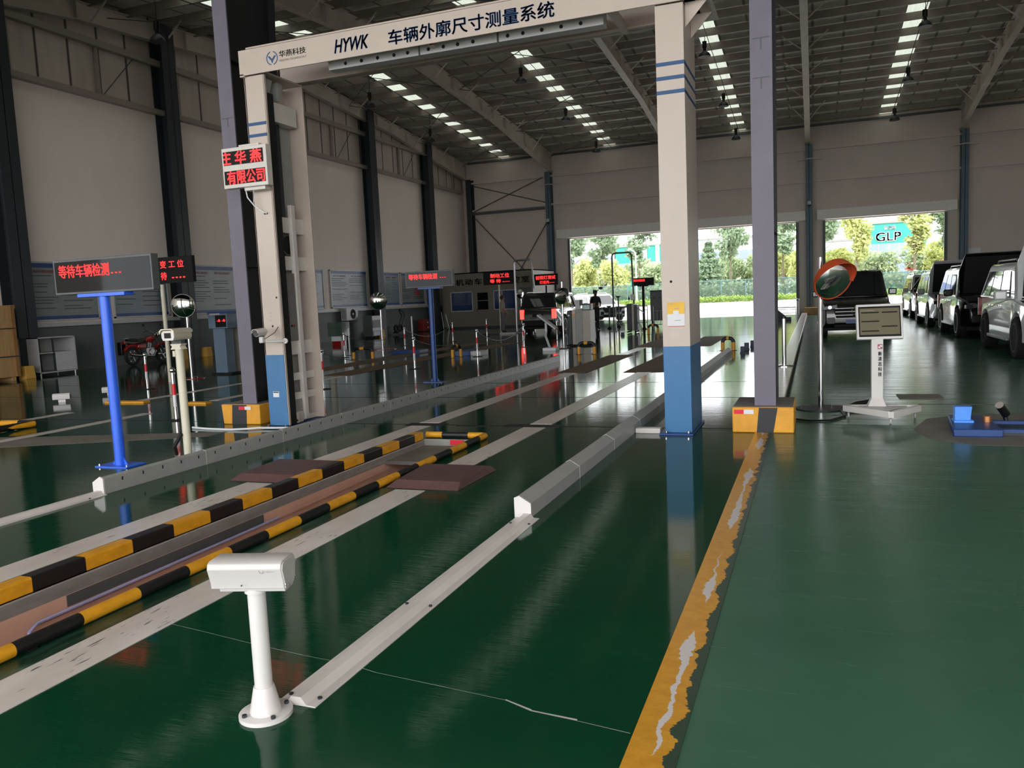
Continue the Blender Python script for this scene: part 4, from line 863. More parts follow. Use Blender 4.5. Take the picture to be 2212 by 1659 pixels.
# ================================================================ lamps and cameras overhead
def pendant(loc, label):
    t = thing('pendant_lamp', label, 'pendant lamp', loc, 0, 'high bay pendant lamps'); top = roof(loc[1])-loc[2]-.3
    a = M(); a.lathe([(.235, 0), (.225, .05), (.18, .13), (.11, .19), (.08, .22), (0, .22)], n=26); a.build('reflector', X['slate'], t)
    a = M(); a.lathe([(.2, .012), (.2, .02), (0, .02)], n=24); a.build('lens', X['lgrey'], t)
    a = M(); a.cyl((0, 0, .2), (0, 0, .34), .06); a.cyl((0, 0, .34), (0, 0, .58), .085); a.build('ballast', X['black'], t)
    a = M(); a.tube([(0, 0, .58), (.02, 0, .58+(top-.58)*.5), (0, 0, top)], .012, 6); a.build('cord', X['black'], t)
    return t
L_ = [((-3.9, 32.8, 10.5), 'pendant lamp nearest the gantry under the skylight strip right of the closed gantry post'), ((-3.9, 39.7, 10.05), 'middle pendant lamp under the skylight strip right of the closed gantry post'), ((-3.9, 46.0, 9.6), 'last pendant lamp before the back wall under the strip right of the gantry post'),
      ((-11.3, 32.4, 10.45), 'pendant lamp hanging lowest in view under the skylight strip framed by the gantry'), ((-11.3, 38.8, 10.1), 'middle pendant lamp of the strip framed by the gantry'), ((-11.3, 44.6, 9.5), 'last pendant lamp of the strip framed by the gantry, at the back wall'),
      ((3.7, 32.7, 10.4), 'nearest pendant lamp under the skylight strip above the queue of cars'), ((3.78, 38.9, 9.95), 'middle pendant lamp under the skylight strip above the queue of cars'), ((3.78, 45, 9.5), 'last pendant lamp above the queue of cars, at the back wall'),
      ((-18.2, 19.6, 9.6), 'pendant lamp by the tapered rafter near the stained side wall'), ((-17.9, 31.4, 10.1), 'dim pendant lamp under the unlit strip near the side wall'), ((-17.9, 37.2, 9.6), 'dim pendant lamp between two rafters at the far side wall')]
l0 = pendant(*L_[0])
for p, l in L_[1:]: pendant(p, l)
def dome(loc, label):
    t = thing('dome_camera', label, 'dome camera', loc, 0, 'dome cameras on the back columns')
    a = M(); a.box(-.05, .05, -.1, .12, .1, .14); a.build('bracket', X['lgrey'], t, smooth=False); a = M(); a.cyl((0, -.05, -.05), (0, -.05, .12), .1, n=20); a.build('housing', X['lgrey'], t); a = M(); a.ball((0, -.05, -.06), .09, 16); a.build('lens_dome', X['black'], t)
dome((-15.0, 46.85, 6.15), 'white dome camera on the back column beside the crossed braces'); dome((-.22, 46.85, 5.95), 'white dome camera on the back column between the two doorways')
# ================================================================ vehicles
def carpaint(name, col, rough=.25, metal=.0): return mat(name, col, rough, metal, var=.03, coat=1.0)
GL = glass_mat('car_glass', (.012, .014, .016), .02); LAMP = mat('lamp_glass', '#3d444a', .12, .2); DARKTRIM = X['black']
def wheel_mesh(r, w, parent, x, y, spokes, rimmat):
    s = 1 if x > 0 else -1; a = M()
    prof = [(r*.62, -w/2), (r*.93, -w/2), (r, -w/2+.03), (r, w/2-.03), (r*.93, w/2), (r*.62, w/2)]
    mt = Matrix.Translation((x, y, r)) @ Matrix.Rotation(R(90), 4, 'Y'); a.lathe(prof, (0, 0, 0), 32, mt); t = a.build('wheel', X['rubber'], parent)
    a = M(); xo = x+s*(w/2-.01); a.torus((xo, y, r), r*.66, .018, 'x', 32, 6); a.cyl((xo-s*.03, y, r), (xo+s*.005, y, r), r*.13, n=14)
    for k in range(spokes):
        u = 2*pi*k/spokes; a.cb((xo-s*.012, y+cos(u)*r*.38, r+sin(u)*r*.38), (.03, r*.56, .035), rx=u)
    a.build('rim', rimmat, t, ang=30)
    a = M(); a.cyl((xo-s*.07, y, r), (xo-s*.05, y, r), r*.64, n=24); a.build('brake_disc', X['mblack'], t)
def car(name, label, cat, loc, rz, paint, L=5.0, W=1.94, H=1.85, wb=2.85, r=.39, belt=1.1, hood=1.0, cowl=-1.2, rf0=-.35, rf1=1.95, rear=2.3, tum=.2, bonnet=None, trim=None, spokes=10, grille='bars', group=None, fo=.92, tail=X['redpaint'], head=True):
    t = thing(name, label, cat, loc, rz, group); f0, r0 = -L/2, L/2; ax0 = f0+fo; ax1 = ax0+wb; ra = r+.07; bz = .3
    def arch(c): return [(c-ra*cos(u), r+ra*sin(u)) for u in [R(-8)+R(196)*k/12 for k in range(13)]]
    side = [(f0+.12, bz), (f0, bz+.12), (f0-.02, hood*.62), (f0+.05, hood*.88), (f0+.2, hood*.97), (cowl, hood+.06), (cowl+.2, belt), (rear, belt+.02), (r0-.05, belt-.05), (r0, belt*.75), (r0, bz+.15), (r0-.15, bz)]
    side += [(p, q) for p, q in arch(ax1)[::-1]]+[(p, q) for p, q in arch(ax0)[::-1]]
    a = M(); a.prism(side, 'x', -W/2, W/2)
    bmesh.ops.triangulate(a.b, faces=[f for f in a.b.faces if len(f.verts) > 8])
    for v in a.b.verts:
        if v.co.z > hood*.8: v.co.x *= 1-.06*(v.co.z-hood*.8)/.3
        e = max(0, abs(v.co.y)-(L/2-.5)); v.co.x *= 1-.16*(e/.5)**2
    a.build('body', paint, t, bevel=.035, seg=3, ang=30)
    a = M(); a.box(-W/2+.12, W/2-.12, f0+.15, r0-.15, .22, hood-.12); a.build('underbody', X['mblack'], t, smooth=False)
    wb_ = W/2*.93; wt = wb_-tum; zb, zt = belt-.02, H
    B = [V((-wb_, cowl, zb-.04)), V((wb_, cowl, zb-.04)), V((wb_, rear, zb)), V((-wb_, rear, zb))]; T = [V((-wt, rf0, zt-.02)), V((wt, rf0, zt-.02)), V((wt, rf1, zt)), V((-wt, rf1, zt))]
    md = [(B[i]*.12+T[i]*.88)+V((.03*(1 if B[i].x > 0 else -1), 0, 0)) for i in range(4)]
    a = M(); a.rings([B, md, T]); a.build('cabin', paint, t, bevel=.05, seg=3, ang=30)
    def pane(name, P, Q, R_, S, off, us, v0=.1, v1=.86):
        for u0, u1 in us:
            q = []
            for u, v in ((u0, v0), (u1, v0), (u1, v1), (u0, v1)): q.append((P.lerp(Q, u)).lerp(S.lerp(R_, u), v)+off)
            a = M(); n = (q[1]-q[0]).cross(q[3]-q[0]).normalized()*.006
            if n.dot(off) < 0: n = -n
            a.rings([q, [c+n for c in q]]); a.build(name, GL, t, smooth=False)
    side_u = [(.13, .37), (.40, .66), (.69, .93)]
    for s, i, j in ((-1, 0, 3), (1, 1, 2)): pane('side_window', B[i], B[j], md[j]+(T[j]-md[j])*.2, md[i]+(T[i]-md[i])*.2, V((s*.012, 0, 0)), side_u)
    pane('windscreen', B[0], B[1], md[1], md[0], V((0, -.012, .004)), [(.06, .94)], .06, .96); pane('rear_window', B[3], B[2], md[2], md[3], V((0, .012, 0)), [(.08, .92)], .14, .92)
    rm = trim or X['steel']
    for x in (-W/2+.1, W/2-.1):
        for y in (ax0, ax1): wheel_mesh(r, .24, t, x, y, spokes, rm)
    for s in (-1, 1):
        a = M(); a.box(s*W/2+(-.02 if s > 0 else -.2), s*W/2+(.2 if s > 0 else .02), cowl+.42, cowl+.54, belt-.02, belt+.16); a.build('wing_mirror', paint, t, bevel=.03)
        for y in (cowl+1.15, cowl+2.1):
            a = M(); a.box(s*(W/2*.985)-.012, s*(W/2*.985)+.012, y, y+.2, belt-.16, belt-.13); a.build('door_handle', X['chrome'], t, bevel=.004)
        a = M(); a.box(s*(W/2-.02)-.07, s*(W/2-.02)+.07, ax0+r+.12, ax1-r-.12, .3, .36); a.build('side_step', X['steel'], t, bevel=.01)
        if head:
            a = M(); x0 = s*(W/2-.27); a.prism([(x0-.2, hood*.76), (x0+.2, hood*.8), (x0+.2, hood*.92), (x0-.2, hood*.87)], 'y', f0-.035, f0+.3); hl = a.build('headlight', LAMP, t, bevel=.015)
            a = M(); a.cyl((x0, f0-.045, hood*.84), (x0, f0-.03, hood*.84), .05, n=16); a.build('lamp_lens', X['chrome'], hl)
            a = M(); a.box(s*(W/2-.3)-.1, s*(W/2-.3)+.1, f0-.03, f0+.1, .42, .6); a.build('fog_lamp', X['black'], t, bevel=.01)
        a = M(); a.box(s*(W/2-.16)-.09, s*(W/2-.16)+.09, r0-.1, r0+.02, belt-.42, belt-.02); a.build('tail_light', tail, t, bevel=.01)
        a = M(); a.tube([(s*(wt-.06), rf0+.25, H+.0), (s*(wt-.06), rf0+.35, H+.05), (s*(wt-.06), rf1-.3, H+.05), (s*(wt-.06), rf1-.2, H)], .02, 6); a.build('roof_rail', X['steel'], t)
    a = M(); gw = W*.27; a.prism([(-gw*1.2, hood*.87), (gw*1.2, hood*.87), (gw, hood*.55), (-gw, hood*.55)], 'y', f0-.03, f0+.1); g_ = a.build('grille', X['mblack'], t, bevel=.01)
    a = M()
    for k in range(3): a.box(-gw*1.05, gw*1.05, f0-.042, f0-.028, hood*(.62+.09*k), hood*(.62+.09*k)+.012)
    a.build('grille_bars', X['steel'], g_, smooth=False)
    if grille == 'star':
        a = M(); a.torus((0, f0-.06, hood*.71), .105, .012, 'y', 30, 8)
        for k in range(3):
            u = pi/2+k*2*pi/3; a.cyl((0, f0-.06, hood*.71), (.1*cos(u), f0-.06, hood*.71+.1*sin(u)), .016, .005, 8)
        a.build('star_emblem', X['chrome'], g_)
    a = M(); a.box(-.26, .26, f0-.04, f0, .42, .53); a.build('number_plate', X['dblue'] if grille == 'star' else X['slate'], t, smooth=False)
    a = M(); a.box(-W*.3, W*.3, f0-.012, f0+.05, .32, .40); a.build('bumper_intake', X['mblack'], t, bevel=.01)
    a = M(); a.box(-.24, .24, r0-.01, r0+.025, .75, .86); a.build('rear_plate', X['mblack'], t, smooth=False); a = M(); a.box(-W*.4, W*.4, r0-.05, r0+.05, bz+.05, bz+.3); a.build('rear_bumper', X['mblack'], t, bevel=.03)
    if bonnet is not None:
        bl = (cowl-f0)*.88; h = bpy.data.objects.new('bonnet', None); COL.objects.link(h); h.parent = t; h.location = (0, cowl+.05, hood+.1); h.rotation_euler = (-bonnet, 0, 0)
        a = M(); n = 9; P = [(-.8+1.6*k/(n-1)) for k in range(n)]
        a.rings([[(p*W*.46/.8*.96, 0, .02*(1-(p/.8)**2)) for p in P]+[(p*W*.46/.8*.96, 0, .02*(1-(p/.8)**2)+.03) for p in P[::-1]], [(p*W*.46/.8, -bl*.6, .04*(1-(p/.8)**2)) for p in P]+[(p*W*.46/.8, -bl*.6, .04*(1-(p/.8)**2)+.03) for p in P[::-1]], [(p*W*.4/.8, -bl, .0) for p in P]+[(p*W*.4/.8, -bl, .03) for p in P[::-1]]]); a.build('bonnet_skin', paint, h, bevel=.008)
        a = M(); a.box(-W*.4, W*.4, -bl*.92, -.04, -.02, .004); a.build('bonnet_liner', X['mblack'], h, bevel=.02)
        a = M(); a.box(-W*.43, W*.43, f0+.18, cowl+.05, hood-.1, hood+.065); a.build('engine_bay', X['mblack'], t, bevel=.02)
    return t
silver = carpaint('pearl_white_paint', '#C9CACB', .3); blackp = carpaint('black_car_paint', '#08080A', .22); silv2 = carpaint('silver_car_paint', '#A9ACAE', .28); darkp = carpaint('dark_green_black_paint', '#0B0E0D', .22); whitep = carpaint('white_car_paint', '#E8E8EA', .25)
BR = X['slate']
Q = 'sport utility cars queued nose to tail'
car('utility_car', 'pearl white sport utility car with raised bonnet, nearest of the queue', 'car', (4.45, 18.75, 0), 0, silver, bonnet=R(78), trim=BR, group=Q, H=1.82)
car('utility_car', 'glossy black sport utility car with raised bonnet, second in the queue', 'car', (4.48, 25.5, 0), 0, blackp, bonnet=R(70), trim=X['steel'], group=Q, H=1.86)
car('utility_car', 'silver sport utility car with raised bonnet behind the black one in the queue', 'car', (4.48, 31.4, 0), 0, silv2, bonnet=R(66), trim=X['steel'], group=Q, H=1.84)
c4 = car('utility_car', 'silver sport utility car with its front door open, last in the queue', 'car', (4.75, 39.2, 0), 0, silv2, trim=X['chrome'], group=Q, H=1.84)
dr = bpy.data.objects.new('front_door', None); COL.objects.link(dr); dr.parent = c4; dr.location = (-.93, -1.15, .38); dr.rotation_euler = (0, 0, R(-72))
a = M(); a.box(-.04, .03, 0, 1.05, 0, .72); a.build('door_panel', silv2, dr, bevel=.03)
a = M()
for p, q in (((0, .02, .72), (.1, .45, 1.38)), ((.1, .45, 1.38), (.1, 1.0, 1.4)), ((.1, 1.0, 1.4), (0, 1.04, .72))): a.cyl(p, q, .03, n=6)
a.build('window_frame', X['black'], dr)
a = M(); a.box(-.2, -.03, .18, .3, .7, .86); a.build('wing_mirror', silv2, dr, bevel=.03)
car('black_van', 'black van facing out behind the touchscreen kiosk', 'van', (1.1, 27.2, 0), 0, blackp, L=5.2, W=1.9, H=1.93, wb=3.2, belt=1.2, hood=1.06, cowl=-1.75, rf0=-.95, rf1=2.3, rear=2.5, tum=.14, r=.36, grille='star', trim=X['steel'], fo=.9)
tl = emit('lit_tail_lamp', (1, .04, .03), 4.0)
rr = car('off_roader', 'dark boxy off-roader seen from behind with lit red lamps', 'car', (-11.1, 35.15, 0), pi, darkp, L=4.9, W=1.76, H=1.76, wb=2.9, belt=1.08, cowl=-1.1, rf0=-.5, rf1=2.2, rear=2.38, tum=.13, r=.37, tail=tl, trim=X['steel'])
car('white_car', 'bright white car outside the back doorway beyond the steel cabinets', 'car', (-12.6, 48.6, 0), R(38), whitep, L=4.6, H=1.66, belt=1.0, hood=.95)
# ================================================================ machines in the lane
def hoop(x0, x1, y, h, label, edge=False):
    t = thing('hoop_barrier', label, 'hoop barrier', ((x0+x1)/2, y, 0), R(75) if edge else 0, 'small yellow and black hoops'); w = (x1-x0)/2; r = .045; c = min(.1, w*.8)
    a = M()
    for s in (-1, 1):
        a = M(); a.cyl((s*w, 0, .0), (s*w, 0, h-c), r, n=14); a.build('leg', X['yellow'], t)
    a = M(); P = [(-w, 0, h-c)]+[(-w+c-c*cos(u), 0, h-c+c*sin(u)) for u in [R(15*k) for k in range(1, 7)]]+[(w-c+c*sin(u), 0, h-c+c*cos(u)) for u in [R(15*k) for k in range(0, 7)]]
    a.tube(P, r, 12); a.build('bend', X['hblack'], t)
    if w > .08: a = M(); a.cyl((-w*.3, 0, h), (w*.15, 0, h), r*1.03, n=12); a.build('yellow_band', X['yellow'], t)
    for s in (-1, 1):
        a = M(); a.cyl((s*w, 0, 0), (s*w, 0, .008), r*1.8, n=14); a.build('foot', X['slate'], t)
hoop(-5.82, -5.4, 20.4, .3, 'yellow and black hoop beside the steel equipment cabinets'); hoop(-5.82, -5.47, 30, .34, 'yellow and black hoop by the tall grey cabinet'); hoop(-2.16, -1.9, 20.75, .31, 'yellow and black hoop at the far end of the plain sensor rail')
hoop(-12.63, -12.0, 20.3, .3, 'wide yellow and black hoop in front of the air cooler and mirror base'); hoop(-9.45, -9.1, 20.2, .32, 'yellow hoop seen edge on beside the low blue box', True); hoop(-2.75, -2.5, 41, .34, 'yellow and black hoop far back beside the right grey column', True)
def block(loc, label, s, m, cat='box', name='sensor_box', grp='small dark blue sensor boxes on the floor'):
    t = thing(name, label, cat, loc, 0, grp); a = M(); a.box(-s[0]/2*1.2, s[0]/2*1.2, -s[1]/2*1.2, s[1]/2*1.2, 0, .03); a.build('foot', X['slate'], t, smooth=False)
    a = M(); a.box(-s[0]/2, s[0]/2, -s[1]/2, s[1]/2, .03, s[2]); a.build('case', m, t, bevel=.006)
NB = mat('sensor_navy', '#23264a', .5)
block((-1.6, 19.8, 0), 'nearest dark blue sensor box past the end of the plain rail', (.1, .1, .16), NB); block((-1.6, 21.0, 0), 'middle dark blue sensor box past the end of the plain rail', (.11, .11, .17), NB); block((-1.52, 21.9, 0), 'farthest of the dark blue sensor boxes by the plain rail', (.1, .1, .17), NB); block((-6.72, 29.6, 0), 'small dark box in front of the slim dark analyser', (.12, .12, .12), NB)
t = thing('roller_box', 'low blue box with a light front plate on the next lane', 'roller box', (-9.2, 21.0, 0)); a = M(); a.box(-.35, .1, -.3, .3, 0, .13); a.build('case', X['dblue'], t, bevel=.005); a = M(); a.box(.1, .42, -.25, .3, .0, .12); a.build('end_plate', X['lgrey'], t, bevel=.004)
t = thing('roller_box', 'flat blue box on the floor behind the wide hoop', 'roller box', (-11.9, 22.4, 0)); a = M(); a.box(-.5, .5, -.3, .3, 0, .1); a.build('case', X['dblue'], t, bevel=.005); a = M(); a.box(-.45, .45, -.2, .2, .1, .11); a.build('lid', X['slate'], t, smooth=False)
def cabinets():
    t = thing('equipment_cabinet', 'steel equipment cabinet with a dark flank and small screen box, behind the slotted rail end', 'equipment cabinet', (-7.05, 24.0, 0))
    a = M(); a.box(-.14, .02, -.02, .5, .04, 1.1); a.build('dark_flank', X['slate'], t, bevel=.03); a = M(); a.cyl((-.08, -.03, .95), (-.08, -.02, .95), .03); a.build('round_badge', X['paper'], t)
    a = M(); a.box(.02, .14, -.03, .5, .04, 1.1); p = a.build('side_panel', X['tan'], t, bevel=.01); a = M(); a.box(.03, .13, -.035, -.028, 1.0, 1.08); a.mi = 1; a.box(.03, .13, -.035, -.028, .92, .985); a.build('warning_label', [X['redpaint'], X['yellow']], p, smooth=False)
    a = M(); a.box(.14, .38, -.05, .55, .04, 1.13); a.build('case', X['grey'], t, bevel=.008); a = M(); a.box(-.16, .38, -.06, .56, 0, .05); a.build('plinth', X['mblack'], t, smooth=False)
    a = M(); a.box(.12, .26, .05, .2, 1.13, 1.42); a.build('white_box', X['lgrey'], t, bevel=.006); a = M(); a.box(.26, .33, .08, .2, 1.25, 1.42); a.build('black_head', X['black'], t, bevel=.01)
    t = thing('equipment_cabinet', 'tan equipment cabinet with a small monitor on top, right of the dark-flanked one', 'equipment cabinet', (-6.5, 23.9, 0))
    a = M(); a.box(-.16, .08, -.05, .55, .04, 1.1); a.build('case', X['tan'], t, bevel=.008); a = M(); a.box(-.17, .1, -.06, .56, 0, .05); a.build('plinth', X['mblack'], t, smooth=False)
    a = M(); a.box(-.17, .1, .0, .3, 1.1, 1.3); a.build('monitor', X['black'], t, bevel=.01); a = M(); a.box(-.14, .07, -.008, .0, 1.125, 1.25); a.build('monitor_screen', mat('pale_screen', '#7c9a96', .2), t, smooth=False)
    t = thing('inclined_panel', 'slanted grey panel on a curved white pipe beside the steel equipment cabinet', 'panel', (-7.45, 23.2, 0))
    a = M(); a.cb((-.12, 0, .8), (.72, .3, .05), ry=R(38)); a.build('panel', X['lgrey'], t, bevel=.006); a = M(); a.tube([(-.18, 0, .78), (-.18, 0, .5), (-.1, -.3, .38), (.1, -.7, .2), (.25, -1.0, .06)], .035); a.build('pipe', X['paper'], t)
    a = M(); a.box(.1, .5, -1.25, -.9, 0, .09); a.build('foot_block', X['paper'], t, bevel=.01)
    t = thing('camera_stand', 'thin black stand with a small camera head in front of the person in dark clothes', 'camera stand', (-6.72, 25.8, 0))
    a = M(); a.cyl((0, 0, .05), (0, 0, 1.6), .025); a.build('pole', X['mblack'], t); a = M(); a.cyl((0, 0, 0), (0, 0, .12), .11, .03, n=4); a.build('foot', X['mblack'], t)
    a = M(); a.tube([(0, 0, 1.55), (.05, 0, 1.68), (.12, 0, 1.72)], .012); a.box(-.08, -.03, -.03, .03, 1.6, 1.72); a.build('arm', X['mblack'], t); a = M(); a.ball((.17, 0, 1.77), .06, 12, (1.2, .8, .7)); a.build('camera_head', X['slate'], t)
    t = thing('gas_analyser', 'slim dark analyser trolley with a white camera box on a thin tube', 'analyser', (-6.75, 31.6, 0))
    a = M(); a.box(-.2, .0, -.2, .3, .1, 1.15); a.build('dark_flank', X['slate'], t, bevel=.03); a = M(); a.box(0, .1, -.21, .3, .1, 1.15); a.build('side_panel', X['tan'], t, bevel=.01); a = M(); a.box(.1, .22, -.18, .3, .1, 1.1); a.build('case', X['slate'], t, bevel=.01)
    a = M(); a.tube([(.2, 0, 1.0), (.3, 0, .9), (.45, 0, .78)], .02); a.tube([(.2, 0, .45), (.32, -.1, .3), (.4, -.1, .02)], .022); a.build('hose', X['lgrey'], t)
    a = M(); a.cyl((-.13, 0, 1.1), (-.13, 0, 1.36), .01); a.box(-.06, .05, -.05, .05, 1.3, 1.52); a.build('camera_box', X['lgrey'], t); a = M(); a.cyl((-.13, 0, 1.32), (-.13, 0, 1.46), .045, .01); a.build('beacon', X['mblack'], t)
    for x in (-.15, .15):
        a = M(); a.tube([(x, -.3, .05), (x, .35, .05), (x, .35, .1)], .03); a.build('foot', X['mblack'], t)
    t = thing('tall_cabinet', 'tall grey cabinet on legs partly hidden by the closed gantry post', 'cabinet', (-6.7, 37, 0))
    a = M(); a.box(-.32, .5, -.25, .3, .28, 1.62); a.build('case', X['dgrey'], t, bevel=.01); a = M(); a.box(-.33, .51, -.26, .31, 1.62, 1.66); a.build('lid', X['mblack'], t, smooth=False)
    for x in (-.12, .12):
        a = M(); a.box(x-.03, x+.03, -.27, -.24, 1.3, 1.34); a.build('knob', X['mblack'], t)
    for x in (-.26, .44):
        a = M(); a.box(x-.03, x+.03, -.2, .25, 0, .28); a.build('leg', X['mblack'], t, smooth=False)
    for p, h, l in (((-8.82, 36.2), 1.05, 'shorter dark post with a flat funnel top in the open doorway'), ((-8.7, 37.6), 1.48, 'taller dark post with a flat funnel top in the open doorway')):
        t = thing('sensor_post', l, 'post', (p[0], p[1], 0)); a = M(); a.cyl((0, 0, 0), (0, 0, h-.08), .035); a.build('pole', X['dgrey'], t); a = M(); a.cyl((0, 0, h-.08), (0, 0, h), .06, .17, n=4); a.build('top', X['dgrey'], t); a = M(); a.cyl((0, 0, 0), (0, 0, .1), .12, .04, n=12); a.build('foot', X['mblack'], t)
cabinets()
def railing(loc, w, h, label, n=5, m='steel'):
    t = thing('crowd_barrier', label, 'barrier', loc, 0, 'tubular metal barriers')
    a = M(); a.tube([(0, 0, 0), (0, 0, h), (w, 0, h), (w, 0, 0)], .025); a.cyl((0, 0, h*.8), (w, 0, h*.8), .015); a.cyl((0, 0, .2), (w, 0, .2), .015); a.build('frame', X[m], t)
    for k in range(1, n+1):
        a = M(); a.cyl((w*k/(n+1), 0, .2), (w*k/(n+1), 0, h*.8), .01, n=8); a.build('bar', X[m], t)
railing((-8.75, 37.2, 0), 1.5, .97, 'metal barrier between the funnel-topped posts and the dark analyser', 4); railing((-6.42, 34.2, 0), .95, .98, 'metal barrier before the tall grey cabinet'); railing((-1.98, 44, 0), 1.1, .5, 'low metal railing beyond the right grey column', 7)
t = thing('steel_post', 'steel bollard post beside the far end of the concrete kerb', 'post', (-.78, 43.5, 0)); a = M(); a.cyl((0, 0, 0), (0, 0, .85), .06); a.build('tube', X['steel'], t); a = M(); a.ball((0, 0, .87), .08); a.build('ball_top', X['steel'], t)
def hose_arch(loc, w, h, r, m, label, rz=0, drop=None):
    t = thing('pipe_arch', label, 'pipe arch', loc, rz); c = .15
    a = M(); a.tube([(0, 0, 0), (0, 0, h-c), (.03, 0, h-.04), (c, 0, h), (w-c, 0, h), (w-.03, 0, h-.04), (w, 0, h-c), (w+.08, 0, drop or 0)], r, 10); a.build('pipe', m, t); a = M(); a.lathe([(.15, 0), (.15, .015), (0, .02)], n=16); a.build('foot', X['slate'], t)
hose_arch((-13.0, 35.2, 0), .85, 3.33, .045, X['steel'], 'tall steel pipe arch beside the person in grey work clothes', 0, 2.0); hose_arch((-7.85, 33, 0), .82, 3.25, .035, X['dgrey'], 'tall dark pipe arch framed by the wide open doorway')
t = thing('equipment_rack', 'low chromed tube rack between the person in grey and the off-roader', 'rack', (-12.5, 34.85, 0)); a = M()
for x in (0, .42):
    a.tube([(x, 0, 0), (x, 0, 1.05), (x, .3, 1.05), (x, .3, 0)], .025)
for z in (.25, .8, 1.05): a.cyl((0, 0, z), (.42, 0, z), .02)
a.build('frame', X['chrome'], t); a = M(); a.box(-.05, .5, -.02, .32, .18, .24); a.build('tray', X['lgrey'], t, smooth=False)
t = thing('wheel_clamp_plate', 'flat dark steel platform under the person in grey clothes', 'platform', (-13.2, 34.3, 0)); a = M(); a.box(-1.0, .6, -.5, .4, 0, .05); a.build('plate', X['slate'], t, smooth=False); a = M(); a.box(-.1, .65, -.56, -.5, 0, .07); a.build('bright_edge', X['lgrey'], t, smooth=False)
t = thing('scale_console', 'dark weighing console with a sloping cover behind the right grey column', 'console', (-1.7, 39.6, 0)); a = M(); a.box(-.9, .7, -.3, .5, 0, .16); a.build('base', X['slate'], t, bevel=.01); a = M(); a.box(-.75, -.2, -.2, .3, .16, .8); a.build('monitor_box', X['dgrey'], t, bevel=.02); a = M(); a.box(-.68, -.3, -.215, -.2, .3, .6); a.build('screen', mat('pale_blue_screen', '#8fa6c4', .2), t, smooth=False); a = M(); a.prism([(-.1, .16), (.5, .16), (.1, .5)], 'y', -.2, .3); a.build('sloping_cover', X['slate'], t, bevel=.01)
# kerb between the lane and the waiting bay
t = thing('concrete_kerb', 'long low pale concrete kerb separating the lane from the row of waiting cars', 'kerb', (-.48, 9.7, 0)); a = M(); a.box(-.13, .13, 0, 36.0, 0, .125); a.build('kerb', mat('pale_polished_kerb', '#B5AAA4', .25, var=.12, scale=1.5, stretch=(1, 3, 1)), t, bevel=.012)
a = M(); a.box(.1305, .136, 0, 36.0, 0, .11); a.build('dark_side', mat('dark_kerb_strip', '#2a2320', .6, var=.4, scale=2), t, smooth=False)  # strip along the kerb side, darker than the top
t = thing('wood_box', 'plain wooden box at the far end of the concrete kerb', 'box', (-.05, 46.1, 0)); a = M(); a.box(-.43, .43, -.3, .3, 0, .4); a.build('box', X['wood'], t, bevel=.01); a = M(); a.box(-.45, .45, -.31, -.3, .0, .05); a.build('batten', X['wood'], t, smooth=False)
t = thing('belt_post', 'chromed belt post with a round base on the kerb behind the right grey column', 'post', (-.5, 14.9, .125)); a = M(); a.lathe([(.16, 0), (.16, .014), (.05, .03), (0, .03)], n=32); a.build('base', X['chrome'], t); a = M(); a.cyl((0, 0, .02), (0, 0, .88), .036, n=20); a.build('tube', X['chrome'], t); a = M(); a.cyl((0, 0, .84), (0, 0, .88), .04, n=20); a.build('cap', X['black'], t)
# second lane: end of its pit and floor cameras
t = thing('pit_pipe', 'yellow and black pipe frame at the end of the neighbouring pit', 'pipe', (-10.5, 8.2, 0)); a = M(); a.tube([(-.8, 0, .05), (-.05, .07, .05), (.0, .03, .05), (-.08, -1.2, .05)], .045, 12); a.build('pipe', hazard_mat('far_pipe_stripes', -.62, .32, 0), t); a = M(); a.box(-.7, -.1, -.3, -.2, 0, .02); a.build('foot', X['slate'], t, smooth=False)
for p, l in (((-13.1, 10.9, 0), 'small white camera box on the floor before the steel cabinet'), ((-13.04, 11.95, 0), 'small white camera box just behind the bright blue pole')):
    t = thing('floor_camera', l, 'floor camera', p, R(40), 'white camera boxes on the floor'); a = M(); a.box(-.06, .06, -.05, .05, 0, .05); a.build('foot', X['white'], t, smooth=False); a = M(); a.prism([(-.07, .05), (-.08, .09), (-.08, .13), (-.05, .16), (.05, .16), (.08, .13), (.08, .09), (.07, .05)], 'x', -.15, .14); a.build('housing', X['white'], t, bevel=.006); a = M(); a.box(.14, .146, -.012, .012, .07, .13); a.build('slot', X['mblack'], t, smooth=False)
